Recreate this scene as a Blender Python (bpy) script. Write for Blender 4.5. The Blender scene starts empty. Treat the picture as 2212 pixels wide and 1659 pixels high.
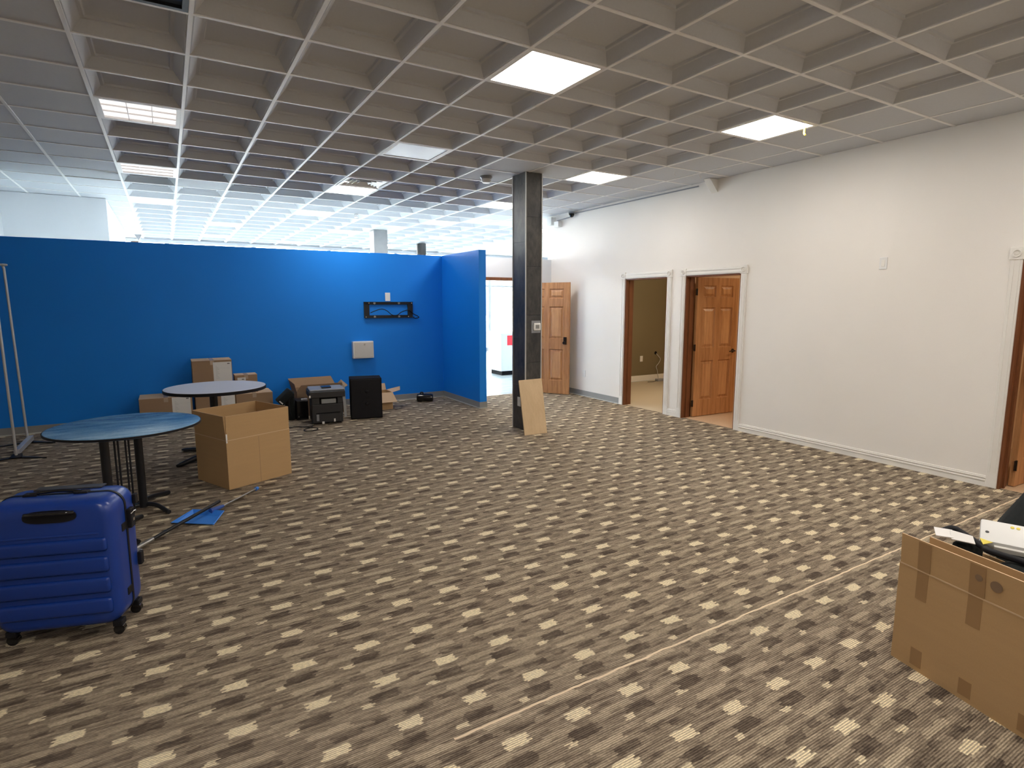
import bpy, bmesh, math, random
from mathutils import Vector, Matrix

random.seed(7)
sc = bpy.context.scene
COL = sc.collection
PI = math.pi
T = 0.6096            # ceiling module
HC = 3.2023           # ceiling height
XW = 6.576            # right wall face

# ------------------------------------------------------------------ camera
yaw, pitch, roll = 0.540896385, -0.137667381, 0.0002083
F_PX = 1237.007
fwd = Vector((math.sin(yaw) * math.cos(pitch), math.cos(yaw) * math.cos(pitch), math.sin(pitch)))
right = Vector((math.cos(yaw), -math.sin(yaw), 0))
up = right.cross(fwd)
cam_d = bpy.data.cameras.new('camera')
cam_d.sensor_width = 36.0
cam_d.lens = F_PX / 2212 * 36.0
cam_d.shift_x = -(1109.907 - 1106) / 2212
cam_d.shift_y = (824.565 - 829.5) / 2212
cam_d.clip_start = 0.05
cam_d.clip_end = 200
cam = bpy.data.objects.new('camera', cam_d)
M = Matrix((right, up, -fwd)).transposed().to_4x4()
M.translation = Vector((0.3836, -2.6027, 1.6365))
cam.matrix_world = M
COL.objects.link(cam)
sc.camera = cam

# ------------------------------------------------------------------ world, sun, exposure
sc.view_settings.view_transform = 'Standard'
sc.view_settings.look = 'None'
sc.view_settings.gamma = 1
sc.view_settings.use_curve_mapping = False
sc.view_settings.exposure = 1.45
sc.cycles.max_bounces = 10
sc.cycles.diffuse_bounces = 6
sc.cycles.use_denoising = True
w = bpy.data.worlds.new('daylight')
sc.world = w
w.use_nodes = True
bg = w.node_tree.nodes['Background']
bg.inputs['Color'].default_value = (0.90, 0.97, 1.0, 1)
bg.inputs['Strength'].default_value = 9.5

LAMP = (1.0, 0.925, 0.845)
LAMP_E = 10.0
LOUVRE_E = 0.36

# ------------------------------------------------------------------ node helpers
class N:
    def __init__(s, name, rough=0.6, color=(0.8, 0.8, 0.8), metallic=0.0, spec=0.4):
        s.m = bpy.data.materials.new(name)
        s.m.use_nodes = True
        s.t = s.m.node_tree
        s.b = s.t.nodes['Principled BSDF']
        s.b.inputs['Base Color'].default_value = (*color, 1)
        s.b.inputs['Roughness'].default_value = rough
        s.b.inputs['Metallic'].default_value = metallic
        s.b.inputs['Specular IOR Level'].default_value = spec

    def n(s, kind, **kw):
        x = s.t.nodes.new(kind)
        for k, v in kw.items():
            setattr(x, k, v)
        return x

    def l(s, a, b):
        s.t.links.new(a, b)

    def put(s, sock, v):
        if isinstance(v, (int, float)):
            sock.default_value = v
        elif isinstance(v, tuple):
            sock.default_value = (*v, 1) if len(v) == 3 and sock.type == 'RGBA' else v
        else:
            s.l(v, sock)

    def math(s, op, a, b=None, c=None, clamp=False):
        x = s.n('ShaderNodeMath', operation=op)
        x.use_clamp = clamp
        s.put(x.inputs[0], a)
        if b is not None:
            s.put(x.inputs[1], b)
        if c is not None:
            s.put(x.inputs[2], c)
        return x.outputs[0]

    def mix(s, f, a, b):
        x = s.n('ShaderNodeMix', data_type='RGBA')
        s.put(x.inputs[0], f)
        s.put(x.inputs[6], a)
        s.put(x.inputs[7], b)
        return x.outputs[2]

    def coord(s, which='Object'):
        return s.n('ShaderNodeTexCoord').outputs[which]

    def pos(s):
        return s.n('ShaderNodeNewGeometry').outputs['Position']

    def mapping(s, v, scale=(1, 1, 1), loc=(0, 0, 0)):
        x = s.n('ShaderNodeMapping')
        s.l(v, x.inputs[0])
        x.inputs['Scale'].default_value = scale
        x.inputs['Location'].default_value = loc
        return x.outputs[0]

    def noise(s, v, scale=5, detail=3, rough=0.5):
        x = s.n('ShaderNodeTexNoise')
        s.l(v, x.inputs['Vector'])
        x.inputs['Scale'].default_value = scale
        x.inputs['Detail'].default_value = detail
        x.inputs['Roughness'].default_value = rough
        return x.outputs['Fac']

    def bump(s, h, strength=0.3, dist=0.01):
        x = s.n('ShaderNodeBump')
        s.l(h, x.inputs['Height'])
        x.inputs['Strength'].default_value = strength
        x.inputs['Distance'].default_value = dist
        s.l(x.outputs[0], s.b.inputs['Normal'])

    def col(s, v):
        s.put(s.b.inputs['Base Color'], v)


def plain(name, color, rough=0.6, metallic=0.0, spec=0.4, vary=0.06, scale=8, bump=0.0, bscale=200):
    m = N(name, rough, color, metallic, spec)
    v = m.coord()
    f = m.noise(v, scale, 3)
    a = tuple(c * (1 - vary) for c in color)
    b = tuple(min(1, c * (1 + vary)) for c in color)
    m.col(m.mix(f, a, b))
    if bump:
        m.bump(m.noise(v, bscale, 2), bump, 0.002)
    return m.m


def emit(name, color, strength):
    m = bpy.data.materials.new(name)
    m.use_nodes = True
    b = m.node_tree.nodes['Principled BSDF']
    b.inputs['Base Color'].default_value = (0.8, 0.8, 0.8, 1)
    b.inputs['Emission Color'].default_value = (*color, 1)
    b.inputs['Emission Strength'].default_value = strength
    return m


def wood(name, c1, c2, rough=0.35, axis='z', s=1.0):
    m = N(name, rough, c1, 0, 0.4)
    v = m.coord()
    sc_ = {'z': (26, 26, 1.6), 'x': (1.6, 26, 26), 'y': (26, 1.6, 26)}[axis]
    v2 = m.mapping(v, tuple(q * s for q in sc_))
    n1 = m.noise(v2, 1.0, 5, 0.6)
    v3 = m.mapping(v, tuple(q * s * 5 for q in sc_))
    n2 = m.noise(v3, 1.0, 3, 0.6)
    f = m.math('ADD', m.math('MULTIPLY', n1, 0.75), m.math('MULTIPLY', n2, 0.35))
    r = m.n('ShaderNodeMapRange')
    m.l(f, r.inputs[0])
    r.inputs[1].default_value = 0.35
    r.inputs[2].default_value = 0.75
    m.col(m.mix(r.outputs[0], c1, c2))
    m.bump(n2, 0.08, 0.002)
    return m.m


def carpet_mat():
    m = N('patterned_loop_carpet', 0.95, (0.2, 0.15, 0.1), 0, 0.1)
    p = m.pos()
    sep = m.n('ShaderNodeSeparateXYZ')
    m.l(p, sep.inputs[0])
    X, Y = sep.outputs[0], sep.outputs[1]
    PX, PY, RIB = 0.2855, 0.2975, 0.0093
    below = m.math('LESS_THAN', Y, -0.81)
    X1 = m.math('SUBTRACT', X, m.math('MULTIPLY', below, 0.020))
    row = m.math('FLOOR', m.math('DIVIDE', Y, RIB))
    jv = m.n('ShaderNodeCombineXYZ')
    m.l(m.math('MULTIPLY', X1, 9.0), jv.inputs[0])
    m.l(m.math('MULTIPLY', row, 0.73), jv.inputs[1])
    jit = m.noise(jv.outputs[0], 1.0, 2)
    jx = m.math('MULTIPLY', m.math('SUBTRACT', jit, 0.5), 0.085)
    jy = m.math('MULTIPLY', m.math('SUBTRACT', m.noise(m.mapping(p, (22, 22, 1)), 1, 1), 0.5), 0.02)
    U = m.math('ADD', X1, jx)
    V = m.math('ADD', Y, jy)

    def wrap(v, c, P):
        q = m.math('FRACT', m.math('ADD', m.math('DIVIDE', m.math('SUBTRACT', v, c), P), 0.5))
        return m.math('MULTIPLY', m.math('SUBTRACT', q, 0.5), P)

    def rect(cx, cy, wx, wy, soft=0.006):
        a = m.math('ABSOLUTE', wrap(U, 2.232 + cx, PX))
        b = m.math('ABSOLUTE', wrap(V, -0.3425 + cy, PY))
        ma = m.math('DIVIDE', m.math('SUBTRACT', wx / 2, a), soft, clamp=True)
        mb = m.math('DIVIDE', m.math('SUBTRACT', wy / 2, b), soft * 0.6, clamp=True)
        return m.math('MULTIPLY', ma, mb)

    fine = m.noise(m.mapping(p, (70, 160, 1)), 1, 3, 0.7)
    streak = m.noise(m.mapping(p, (7, 60, 1)), 1, 3, 0.6)
    big = m.noise(m.mapping(p, (9, 9, 1)), 1, 2)
    sm = m.n('ShaderNodeMapRange')
    m.l(streak, sm.inputs[0])
    sm.inputs[1].default_value = 0.32
    sm.inputs[2].default_value = 0.68
    blotch = m.n('ShaderNodeMapRange')
    m.l(m.noise(m.mapping(p, (11, 24, 1)), 1, 3, 0.65), blotch.inputs[0])
    blotch.inputs[1].default_value = 0.35
    blotch.inputs[2].default_value = 0.62
    bl = blotch.outputs[0]
    base = m.mix(sm.outputs[0], (0.120, 0.092, 0.068), (0.40, 0.325, 0.235))
    dark, med, light = (0.075, 0.056, 0.043), (0.46, 0.38, 0.27), (0.78, 0.67, 0.46)
    c = base
    for r, colr, k in ((rect(-0.034, -0.093, 0.13, 0.055), dark, m.math('MULTIPLY_ADD', bl, 0.45, 0.5)),
                       (rect(0.055, 0.060, 0.12, 0.040), dark, m.math('MULTIPLY_ADD', bl, 0.6, 0.3)),
                       (rect(-0.095, 0.075, 0.07, 0.035), dark, m.math('MULTIPLY_ADD', bl, 0.6, 0.2)),
                       (rect(0.12, -0.02, 0.06, 0.03), dark, m.math('MULTIPLY', bl, 0.6)),
                       (rect(-0.12, -0.048, 0.15, 0.034), med, 0.55),
                       (rect(0.07, -0.06, 0.10, 0.028), med, 0.45),
                       (rect(0.004, 0.115, 0.17, 0.034), med, 0.85),
                       (rect(-0.115, -0.12, 0.050, 0.030), light, 0.75),
                       (rect(0.0, 0.0, 0.104, 0.056), light, 0.92)):
        c = m.mix(m.math('MULTIPLY', r, k), c, colr)
    ribw = m.math('SINE', m.math('MULTIPLY', Y, 2 * PI / RIB))
    ribf = m.math('MULTIPLY_ADD', ribw, 0.38, 0.95)
    g = m.math('MULTIPLY', ribf, m.math('MULTIPLY_ADD', fine, 1.5, 0.25))
    vs = m.n('ShaderNodeVectorMath', operation='SCALE')
    m.l(c, vs.inputs[0])
    m.l(g, vs.inputs['Scale'])
    seam = m.math('LESS_THAN', m.math('ABSOLUTE', m.math('ADD', m.math('ADD', Y, 0.805), m.math('MULTIPLY', m.math('SUBTRACT', big, 0.5), 0.02))), 0.0055)
    seamx = m.math('MULTIPLY', seam, m.math('GREATER_THAN', X, 1.2))
    out = m.mix(m.math('MULTIPLY', seamx, 0.95), vs.outputs[0], (0.80, 0.65, 0.46))
    m.col(out)
    m.bump(m.math('ADD', m.math('MULTIPLY', ribw, 0.5), fine), 0.5, 0.004)
    return m.m


def slate_mat():
    m = N('dark_slate_tile', 0.38, (0.03, 0.03, 0.035), 0, 0.5)
    p = m.pos()
    n1 = m.noise(m.mapping(p, (5, 5, 3)), 1, 6, 0.65)
    n2 = m.noise(m.mapping(p, (30, 30, 12)), 1, 4, 0.7)
    r = m.n('ShaderNodeMapRange')
    m.l(m.math('ADD', m.math('MULTIPLY', n1, 0.7), m.math('MULTIPLY', n2, 0.4)), r.inputs[0])
    r.inputs[1].default_value = 0.42
    r.inputs[2].default_value = 0.75
    m.col(m.mix(r.outputs[0], (0.022, 0.024, 0.028), (0.105, 0.098, 0.088)))
    m.bump(n2, 0.25, 0.004)
    return m.m


def board_mat(name, c, printed=None):
    """corrugated cardboard"""
    m = N(name, 0.85, c, 0, 0.15)
    v = m.coord()
    f = m.noise(m.mapping(v, (3, 3, 40)), 1, 3)
    g = m.noise(v, 160, 2)
    a = tuple(q * 0.9 for q in c)
    b = tuple(q * 1.1 for q in c)
    k = m.math('ADD', m.math('MULTIPLY', f, 0.5), m.math('MULTIPLY', g, 0.5))
    m.col(m.mix(k, a, b))
    return m.m


def wallpaint(name, c, rough=0.55):
    m = N(name, rough, c, 0, 0.3)
    v = m.pos()
    a = tuple(q * 0.97 for q in c)
    b = tuple(min(1, q * 1.03) for q in c)
    m.col(m.mix(m.noise(v, 1.5, 3), a, b))
    m.bump(m.noise(v, 140, 3), 0.18, 0.003)
    return m.m


MAT = {}
MAT['carpet'] = carpet_mat()
MAT['blue'] = wallpaint('blue_wall_paint', (0.006, 0.225, 0.800), 0.5)
MAT['white_wall'] = wallpaint('white_wall_paint', (0.84, 0.81, 0.76))
MAT['far_wall'] = wallpaint('pale_grey_wall_paint', (0.72, 0.75, 0.78))
MAT['olive'] = wallpaint('olive_wall_paint', (0.20, 0.165, 0.095))
MAT['tan'] = wallpaint('tan_wall_paint', (0.78, 0.60, 0.42))
MAT['trim'] = plain('white_gloss_trim', (0.82, 0.80, 0.75), 0.35, vary=0.02)
MAT['grey_base'] = plain('grey_vinyl_base', (0.27, 0.275, 0.27), 0.5, vary=0.05)
MAT['grey_base_lip'] = plain('pale_vinyl_lip', (0.5, 0.5, 0.48), 0.5, vary=0.05)
MAT['tile'] = plain('mineral_ceiling_tile', (0.585, 0.60, 0.625), 0.9, vary=0.04, scale=60, bump=0.15, bscale=500)
MAT['tee'] = plain('white_metal_tee', (0.88, 0.87, 0.85), 0.5, vary=0.02)
MAT['lamp'] = emit('lit_diffuser', LAMP, LAMP_E)
MAT['louvre_lamp'] = emit('lit_louvre_diffuser', (1.0, 0.93, 0.92), LOUVRE_E)
MAT['oak'] = wood('oak_door_veneer', (0.34, 0.145, 0.050), (0.66, 0.35, 0.155))
MAT['oak_panel_lit'] = wood('oak_veneer_lit_copy', (0.46, 0.215, 0.08), (0.74, 0.42, 0.20))  # lightened copy of the door oak; light on raised fields put into the colour
MAT['oak_dark'] = wood('dark_oak_jamb', (0.13, 0.045, 0.018), (0.24, 0.09, 0.035))
MAT['black_plastic'] = plain('black_plastic', (0.010, 0.010, 0.013), 0.5, vary=0.2, spec=0.25)
MAT['black_gloss'] = plain('glossy_black_plastic', (0.01, 0.01, 0.012), 0.12, vary=0.2, spec=0.6)
MAT['black_matte'] = plain('matte_black_vinyl', (0.007, 0.007, 0.009), 0.8, vary=0.2, spec=0.15)
MAT['black_metal'] = plain('black_powder_coat', (0.012, 0.013, 0.016), 0.35, vary=0.2)
MAT['charcoal'] = plain('charcoal_plastic', (0.035, 0.035, 0.037), 0.45, vary=0.15)
MAT['grey_plastic'] = plain('grey_plastic', (0.28, 0.29, 0.31), 0.35, vary=0.08)
MAT['rack'] = plain('satin_silver_tube', (0.62, 0.63, 0.64), 0.4, metallic=0.55, vary=0.03)
MAT['chrome'] = plain('bright_chrome', (0.75, 0.75, 0.76), 0.18, metallic=1.0, vary=0.03)
MAT['steel'] = plain('brushed_steel', (0.42, 0.42, 0.41), 0.35, metallic=0.85, vary=0.05)
MAT['bronze'] = plain('dark_bronze', (0.05, 0.035, 0.025), 0.35, metallic=0.7, vary=0.1)
MAT['white_plastic'] = plain('white_plastic', (0.78, 0.78, 0.76), 0.4, vary=0.02)
MAT['white_paper'] = plain('white_paper', (0.80, 0.79, 0.77), 0.7, vary=0.02)
MAT['print_grey'] = plain('faint_grey_print', (0.62, 0.64, 0.62), 0.7, vary=0.1)
MAT['ink'] = plain('dark_ink', (0.12, 0.12, 0.12), 0.7, vary=0.1)
MAT['laminate'] = plain('white_laminate', (0.82, 0.82, 0.85), 0.3, vary=0.02)
MAT['card'] = board_mat('brown_cardboard', (0.52, 0.34, 0.17))
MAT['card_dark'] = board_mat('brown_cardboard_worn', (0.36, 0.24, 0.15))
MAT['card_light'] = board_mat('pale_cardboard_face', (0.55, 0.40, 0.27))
MAT['card_edge'] = board_mat('cardboard_cut_edge', (0.66, 0.48, 0.30))
MAT['tape'] = plain('brown_packing_tape', (0.36, 0.215, 0.10), 0.3, vary=0.08)
MAT['clear_tape'] = plain('clear_tape_strip', (0.50, 0.38, 0.28), 0.25, vary=0.05)
MAT['plywood'] = wood('pale_shelf_board', (0.56, 0.40, 0.23), (0.66, 0.49, 0.30), 0.55, 'z', 0.6)
MAT['slate'] = slate_mat()
MAT['column_trim'] = plain('pale_metal_edge', (0.55, 0.55, 0.53), 0.4, metallic=0.3, vary=0.04)
MAT['suit_blue'] = plain('royal_blue_shell', (0.008, 0.042, 0.27), 0.28, vary=0.06, scale=3, spec=0.5)
MAT['pan_blue'] = plain('sky_blue_plastic', (0.05, 0.26, 0.85), 0.35, vary=0.05)
MAT['pan_blue_dark'] = plain('mid_blue_plastic', (0.03, 0.09, 0.38), 0.35, vary=0.05)
MAT['beige_carpet'] = plain('beige_loop_carpet', (0.50, 0.42, 0.30), 0.95, vary=0.15, scale=120, bump=0.3)
MAT['tan_tile'] = plain('tan_office_floor', (0.62, 0.43, 0.27), 0.7, vary=0.1, scale=40)
MAT['red'] = plain('red_panel', (0.75, 0.03, 0.05), 0.4, vary=0.03)
MAT['counter'] = plain('pale_grey_laminate', (0.62, 0.66, 0.74), 0.4, vary=0.02)
MAT['alum'] = plain('pale_aluminium', (0.55, 0.58, 0.62), 0.4, metallic=0.3, vary=0.04)
MAT['pavement'] = plain('pale_concrete', (0.6, 0.6, 0.58), 0.9, vary=0.08)
MAT['facade'] = plain('cream_facade', (0.75, 0.68, 0.55), 0.9, vary=0.1)
MAT['dark_glass'] = plain('dark_shop_glass', (0.12, 0.16, 0.26), 0.1, vary=0.1)
MAT['yellow'] = plain('yellow_strip', (0.75, 0.62, 0.10), 0.6, vary=0.05)
MAT['dark_panel'] = plain('dark_blue_grey_diffuser', (0.055, 0.075, 0.11), 0.15, vary=0.2)
MAT['pale_panel'] = plain('unlit_pale_diffuser', (0.52, 0.54, 0.62), 0.35, vary=0.05)
MAT['fabric_black'] = plain('black_woven_fabric', (0.010, 0.013, 0.013), 0.9, vary=0.3, scale=40, bump=0.3)


def glass_mat():
    m = N('clear_glass', 0.0, (1, 1, 1), 0, 0.5)
    m.t.nodes.remove(m.b)
    tr = m.n('ShaderNodeBsdfTransparent')
    gl = m.n('ShaderNodeBsdfGlossy')
    gl.inputs['Roughness'].default_value = 0.02
    fr = m.n('ShaderNodeFresnel')
    mx = m.n('ShaderNodeMixShader')
    m.l(fr.outputs[0], mx.inputs[0])
    m.l(tr.outputs[0], mx.inputs[1])
    m.l(gl.outputs[0], mx.inputs[2])
    m.l(mx.outputs[0], m.t.nodes['Material Output'].inputs[0])
    return m.m


MAT['glass'] = glass_mat()


def table_blue():
    m = N('smudged_blue_laminate', 0.12, (0.06, 0.16, 0.30), 0, 0.6)
    v = m.coord()
    n = m.noise(m.mapping(v, (3, 9, 1)), 1.2, 5, 0.6)
    n2 = m.noise(v, 90, 2)
    f = m.math('ADD', m.math('MULTIPLY', n, 0.8), m.math('MULTIPLY', n2, 0.25))
    r = m.n('ShaderNodeMapRange')
    m.l(f, r.inputs[0])
    r.inputs[1].default_value = 0.35
    r.inputs[2].default_value = 0.75
    m.col(m.mix(r.outputs[0], (0.06, 0.20, 0.40), (0.24, 0.46, 0.68)))
    q = m.n('ShaderNodeMapRange')
    m.l(n, q.inputs[0])
    q.inputs[3].default_value = 0.08
    q.inputs[4].default_value = 0.35
    m.l(q.outputs[0], m.b.inputs['Roughness'])
    return m.m


MAT['table_blue'] = table_blue()


def far_floor():
    m = N('pale_blue_grey_plank', 0.22, (0.35, 0.45, 0.5), 0, 0.5)
    p = m.pos()
    n = m.noise(m.mapping(p, (1.2, 9, 1)), 1.3, 4, 0.6)
    r = m.n('ShaderNodeMapRange')
    m.l(n, r.inputs[0])
    r.inputs[1].default_value = 0.35
    r.inputs[2].default_value = 0.65
    m.col(m.mix(r.outputs[0], (0.36, 0.46, 0.50), (0.58, 0.66, 0.69)))
    return m.m


MAT['far_floor'] = far_floor()


# ------------------------------------------------------------------ mesh builder
class MB:
    def __init__(s):
        s.bm = bmesh.new()

    def box(s, x0, x1, y0, y1, z0, z1, bevel=0.0, seg=2, mat=None):
        r = bmesh.ops.create_cube(s.bm, size=1)
        vs = r['verts']
        bmesh.ops.scale(s.bm, vec=(x1 - x0, y1 - y0, z1 - z0), verts=vs)
        bmesh.ops.translate(s.bm, vec=((x0 + x1) / 2, (y0 + y1) / 2, (z0 + z1) / 2), verts=vs)
        if bevel:
            es = list({e for v in vs for e in v.link_edges})
            r = bmesh.ops.bevel(s.bm, geom=es, offset=bevel, segments=seg, affect='EDGES', profile=0.5)
            vs = list({v for f in r['faces'] for v in f.verts})
        if mat is not None:
            bmesh.ops.transform(s.bm, matrix=mat, verts=vs)
        return s

    def quad(s, *pts):
        vs = [s.bm.verts.new(p) for p in pts]
        s.bm.faces.new(vs)
        return s

    def slab(s, pts, t):
        """flat polygon given by 3-D points, thickened along its normal by t"""
        pts = [Vector(p) for p in pts]
        n = (pts[1] - pts[0]).cross(pts[2] - pts[1]).normalized() * t
        a = [s.bm.verts.new(p) for p in pts]
        b = [s.bm.verts.new(p + n) for p in pts]
        s.bm.faces.new(a[::-1])
        s.bm.faces.new(b)
        k = len(pts)
        for i in range(k):
            j = (i + 1) % k
            s.bm.faces.new((a[i], a[j], b[j], b[i]))
        return s

    def tube(s, pts, r, seg=12, cap=True):
        pts = [Vector(p) for p in pts]
        rs = r if isinstance(r, (list, tuple)) else [r] * len(pts)
        rings = []
        ref = None
        for i, p in enumerate(pts):
            if i == 0:
                t = pts[1] - pts[0]
            elif i == len(pts) - 1:
                t = pts[-1] - pts[-2]
            else:
                t = (pts[i + 1] - pts[i]).normalized() + (pts[i] - pts[i - 1]).normalized()
            t.normalize()
            if ref is None:
                ref = Vector((0, 0, 1)) if abs(t.z) < 0.9 else Vector((1, 0, 0))
            a = t.cross(ref).normalized()
            b = a.cross(t).normalized()
            ref = b
            rings.append([s.bm.verts.new(p + (a * math.cos(2 * PI * k / seg) + b * math.sin(2 * PI * k / seg)) * rs[i]) for k in range(seg)])
        for i in range(len(rings) - 1):
            for k in range(seg):
                q = (k + 1) % seg
                s.bm.faces.new((rings[i][k], rings[i][q], rings[i + 1][q], rings[i + 1][k]))
        if cap:
            s.bm.faces.new(rings[0])
            s.bm.faces.new(rings[-1][::-1])
        return s

    def lathe(s, prof, c=(0, 0), seg=48):
        """prof: list of (r, z), revolved about a vertical axis at c"""
        rings = []
        for r, z in prof:
            if r < 1e-6:
                rings.append([s.bm.verts.new((c[0], c[1], z))])
            else:
                rings.append([s.bm.verts.new((c[0] + r * math.cos(2 * PI * k / seg), c[1] + r * math.sin(2 * PI * k / seg), z)) for k in range(seg)])
        for a, b in zip(rings, rings[1:]):
            for k in range(seg):
                q = (k + 1) % seg
                f = [a[k % len(a)]]
                if len(a) > 1:
                    f.append(a[q])
                if len(b) > 1:
                    f.append(b[q])
                f.append(b[k % len(b)])
                if len(f) > 2:
                    s.bm.faces.new(f)
        return s

    def done(s, name, mat, parent=None, smooth=None, loc=None):
        bmesh.ops.recalc_face_normals(s.bm, faces=s.bm.faces)
        me = bpy.data.meshes.new(name)
        s.bm.to_mesh(me)
        s.bm.free()
        o = bpy.data.objects.new(name, me)
        mats = mat if isinstance(mat, list) else [mat]
        for q in mats:
            me.materials.append(MAT[q] if isinstance(q, str) else q)
        if smooth is not None:
            me.polygons.foreach_set('use_smooth', [True] * len(me.polygons))
            me.set_sharp_from_angle(angle=math.radians(smooth))
        COL.objects.link(o)
        if parent:
            o.parent = parent
        if loc:
            o.location = loc
        return o


def curve(pts, n=8):
    """Catmull-Rom through points"""
    P = [Vector(p) for p in pts]
    P = [P[0] * 2 - P[1]] + P + [P[-1] * 2 - P[-2]]
    out = []
    for i in range(1, len(P) - 2):
        for k in range(n):
            t = k / n
            a, b, c, d = P[i - 1], P[i], P[i + 1], P[i + 2]
            out.append(0.5 * ((2 * b) + (c - a) * t + (2 * a - 5 * b + 4 * c - d) * t * t + (3 * b - a - 3 * c + d) * t ** 3))
    out.append(P[-2])
    return out


def thing(name, label, cat, loc=(0, 0, 0), rz=0.0, group=None):
    o = bpy.data.objects.new(name, None)
    o.empty_display_size = 0.1
    COL.objects.link(o)
    o.location = loc
    o.rotation_euler = (0, 0, rz)
    o['label'] = label
    o['category'] = cat
    if group:
        o['group'] = group
    return o


def tag(o, label, cat, group=None):
    o['label'] = label
    o['category'] = cat
    if group:
        o['group'] = group
    return o


def struct(o):
    o['kind'] = 'structure'
    return o


def sroot(name, loc=(0, 0, 0), rz=0.0):
    o = bpy.data.objects.new(name, None)
    COL.objects.link(o)
    o.location = loc
    o.rotation_euler = (0, 0, rz)
    o['kind'] = 'structure'
    return o


# ================================================================== SHELL
XL = -4.0      # near left wall
YB = -6.1      # back wall
YF = 14.6      # storefront
XR = 14.0      # far room right wall
BW = 6.55      # blue wall face
HD = 6.35      # header wall face (far doorway)

struct(MB().box(XL, 6.62, YB, 6.2, -0.1, 0).box(XL, 4.5, 6.2, 6.6, -0.1, 0).done('floor', 'carpet'))
struct(MB().box(4.5, XR, 6.2, 6.6, -0.1, 0).box(-4.1, XR, 6.6, YF, -0.1, 0).done('floor_far', 'far_floor'))
struct(MB().box(6.62, 10.6, 3.26, 6.2, -0.1, 0).done('floor_office', 'beige_carpet'))
struct(MB().box(6.62, 10.6, -4.0, 3.26, -0.1, 0).done('floor_office_tan', 'tan_tile'))

# ---- ceiling tiles
LIT = {(0, -7), (4, -7), (8, -7), (0, -3), (4, 1), (8, 1), (8, 5), (4, 9), (4, 13), (8, 9), (8, 13), (2, 17), (6, 17), (2, 21), (5, 22), (4, -3), (8, -3), (10, 17), (12, 13), (12, 9), (14, 20), (9, 21)}
LOUVRE = {(0, 5), (0, 9), (0, 13)}
OTHER = {(0, 1), (4, 5), (4, 8)}
HOLES = LIT | LOUVRE | OTHER
FLAT = {(6, 5), (6, 6), (7, 5), (1, 10), (7, 15), (7, 16)}
cb = MB()


def tile(b, i, j, coffer):
    x0, x1 = i * T + 0.010, (i + 1) * T - 0.010
    y0, y1 = j * T + 0.010, (j + 1) * T - 0.010
    z = HC + 0.006
    if not coffer:
        b.quad((x0, y0, z), (x1, y0, z), (x1, y1, z), (x0, y1, z))
        return
    prof = [(0.0, 0.0), (0.010, 0.0), (0.014, 0.005), (0.060, 0.062), (0.080, 0.063), (0.086, 0.077), (0.090, 0.078)]
    rings = []
    for d, h in prof:
        rings.append([b.bm.verts.new(p) for p in ((x0 + d, y0 + d, z + h), (x1 - d, y0 + d, z + h), (x1 - d, y1 - d, z + h), (x0 + d, y1 - d, z + h))])
    for a, c in zip(rings, rings[1:]):
        for k in range(4):
            q = (k + 1) % 4
            b.bm.faces.new((a[k], a[q], c[q], c[k]))
    b.bm.faces.new(rings[-1])


for i in range(-7, 23):
    for j in range(-10, 24):
        if (i, j) in HOLES:
            continue
        if i * T > XW - 0.05 and j < 10:
            continue
        if (i + 1) * T < -1.7 and j > 10:
            continue
        if (i, j) == (-1, 10):      # tile out of its grid, a dark gap along one side
            cb.quad((i * T + 0.01, j * T + 0.02, HC + 0.01), ((i + 1) * T - 0.01, j * T + 0.13, HC + 0.01), ((i + 1) * T - 0.01, (j + 1) * T - 0.01, HC + 0.01), (i * T + 0.01, (j + 1) * T - 0.01, HC + 0.01))
            continue
        tile(cb, i, j, 0 <= i < 9 + (4 if j > 12 else 0) and (i, j) not in FLAT)
ceil = cb.done('ceiling', 'tile')
ceil['kind'] = 'structure'
tb = MB()
for i in range(-7, 24):
    ya, yb_ = (YB, YF) if i * T < XW else (6.1, YF)
    if i * T < -1.7:
        yb_ = 6.6
    tb.box(i * T - 0.012, i * T + 0.012, ya, yb_, HC, HC + 0.008)
for j in range(-10, 25):
    xa, xb = (XL, XW) if j * T < 6.1 else (-1.6, XR)
    tb.box(xa, xb, j * T - 0.012, j * T + 0.012, HC + 0.001, HC + 0.0085)
tb.done('ceiling_grid', 'tee', ceil)
struct(MB().box(XL - 0.2, XR + 0.2, YB - 0.2, YF, HC + 0.13, HC + 0.2).done('ceiling_deck', 'tile'))

# ---- walls
wr = MB()
AY0, AY1, BY0, BY1, CY0, CY1, DH = 3.41, 4.30, 2.17, 3.07, -1.52, -0.605, 2.0
XO = 6.72
for a, b in ((YB, CY0), (CY1, BY0), (BY1, AY0), (AY1, 6.47)):
    wr.box(XW, XO, a, b, 0, HC + 0.1)
for a, b in ((CY0, CY1), (BY0, BY1), (AY0, AY1)):
    wr.box(XW, XO, a, b, DH, HC + 0.1)
struct(wr.done('wall_right', 'white_wall'))
struct(MB().box(XL, 4.45, BW, BW + 0.07, 0, 2.42).done('wall_front', 'blue'))
struct(MB().box(XL, 4.45, BW + 0.07, BW + 0.12, 0, 2.42).done('wall_front_reverse', 'far_wall'))
struct(MB().box(4.45, 4.57, 5.19, BW + 0.12, 0, 2.42).done('wall_return', 'blue'))
DX0, DX1 = 4.85, 6.0
wh = MB()
wh.box(4.57, DX0, HD, HD + 0.12, 0, 2.42).box(DX1, XW, HD, HD + 0.12, 0, 2.42).box(DX0, DX1, HD, HD + 0.12, 2.07, 2.42)
struct(wh.done('wall_entry', 'far_wall'))
struct(MB().box(XL - 0.12, XL, YB, 6.67, 0, HC + 0.1).done('wall_left', 'white_wall'))
struct(MB().box(XL - 0.12, XO, YB - 0.12, YB, 0, HC + 0.1).done('wall_back', 'white_wall'))
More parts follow.
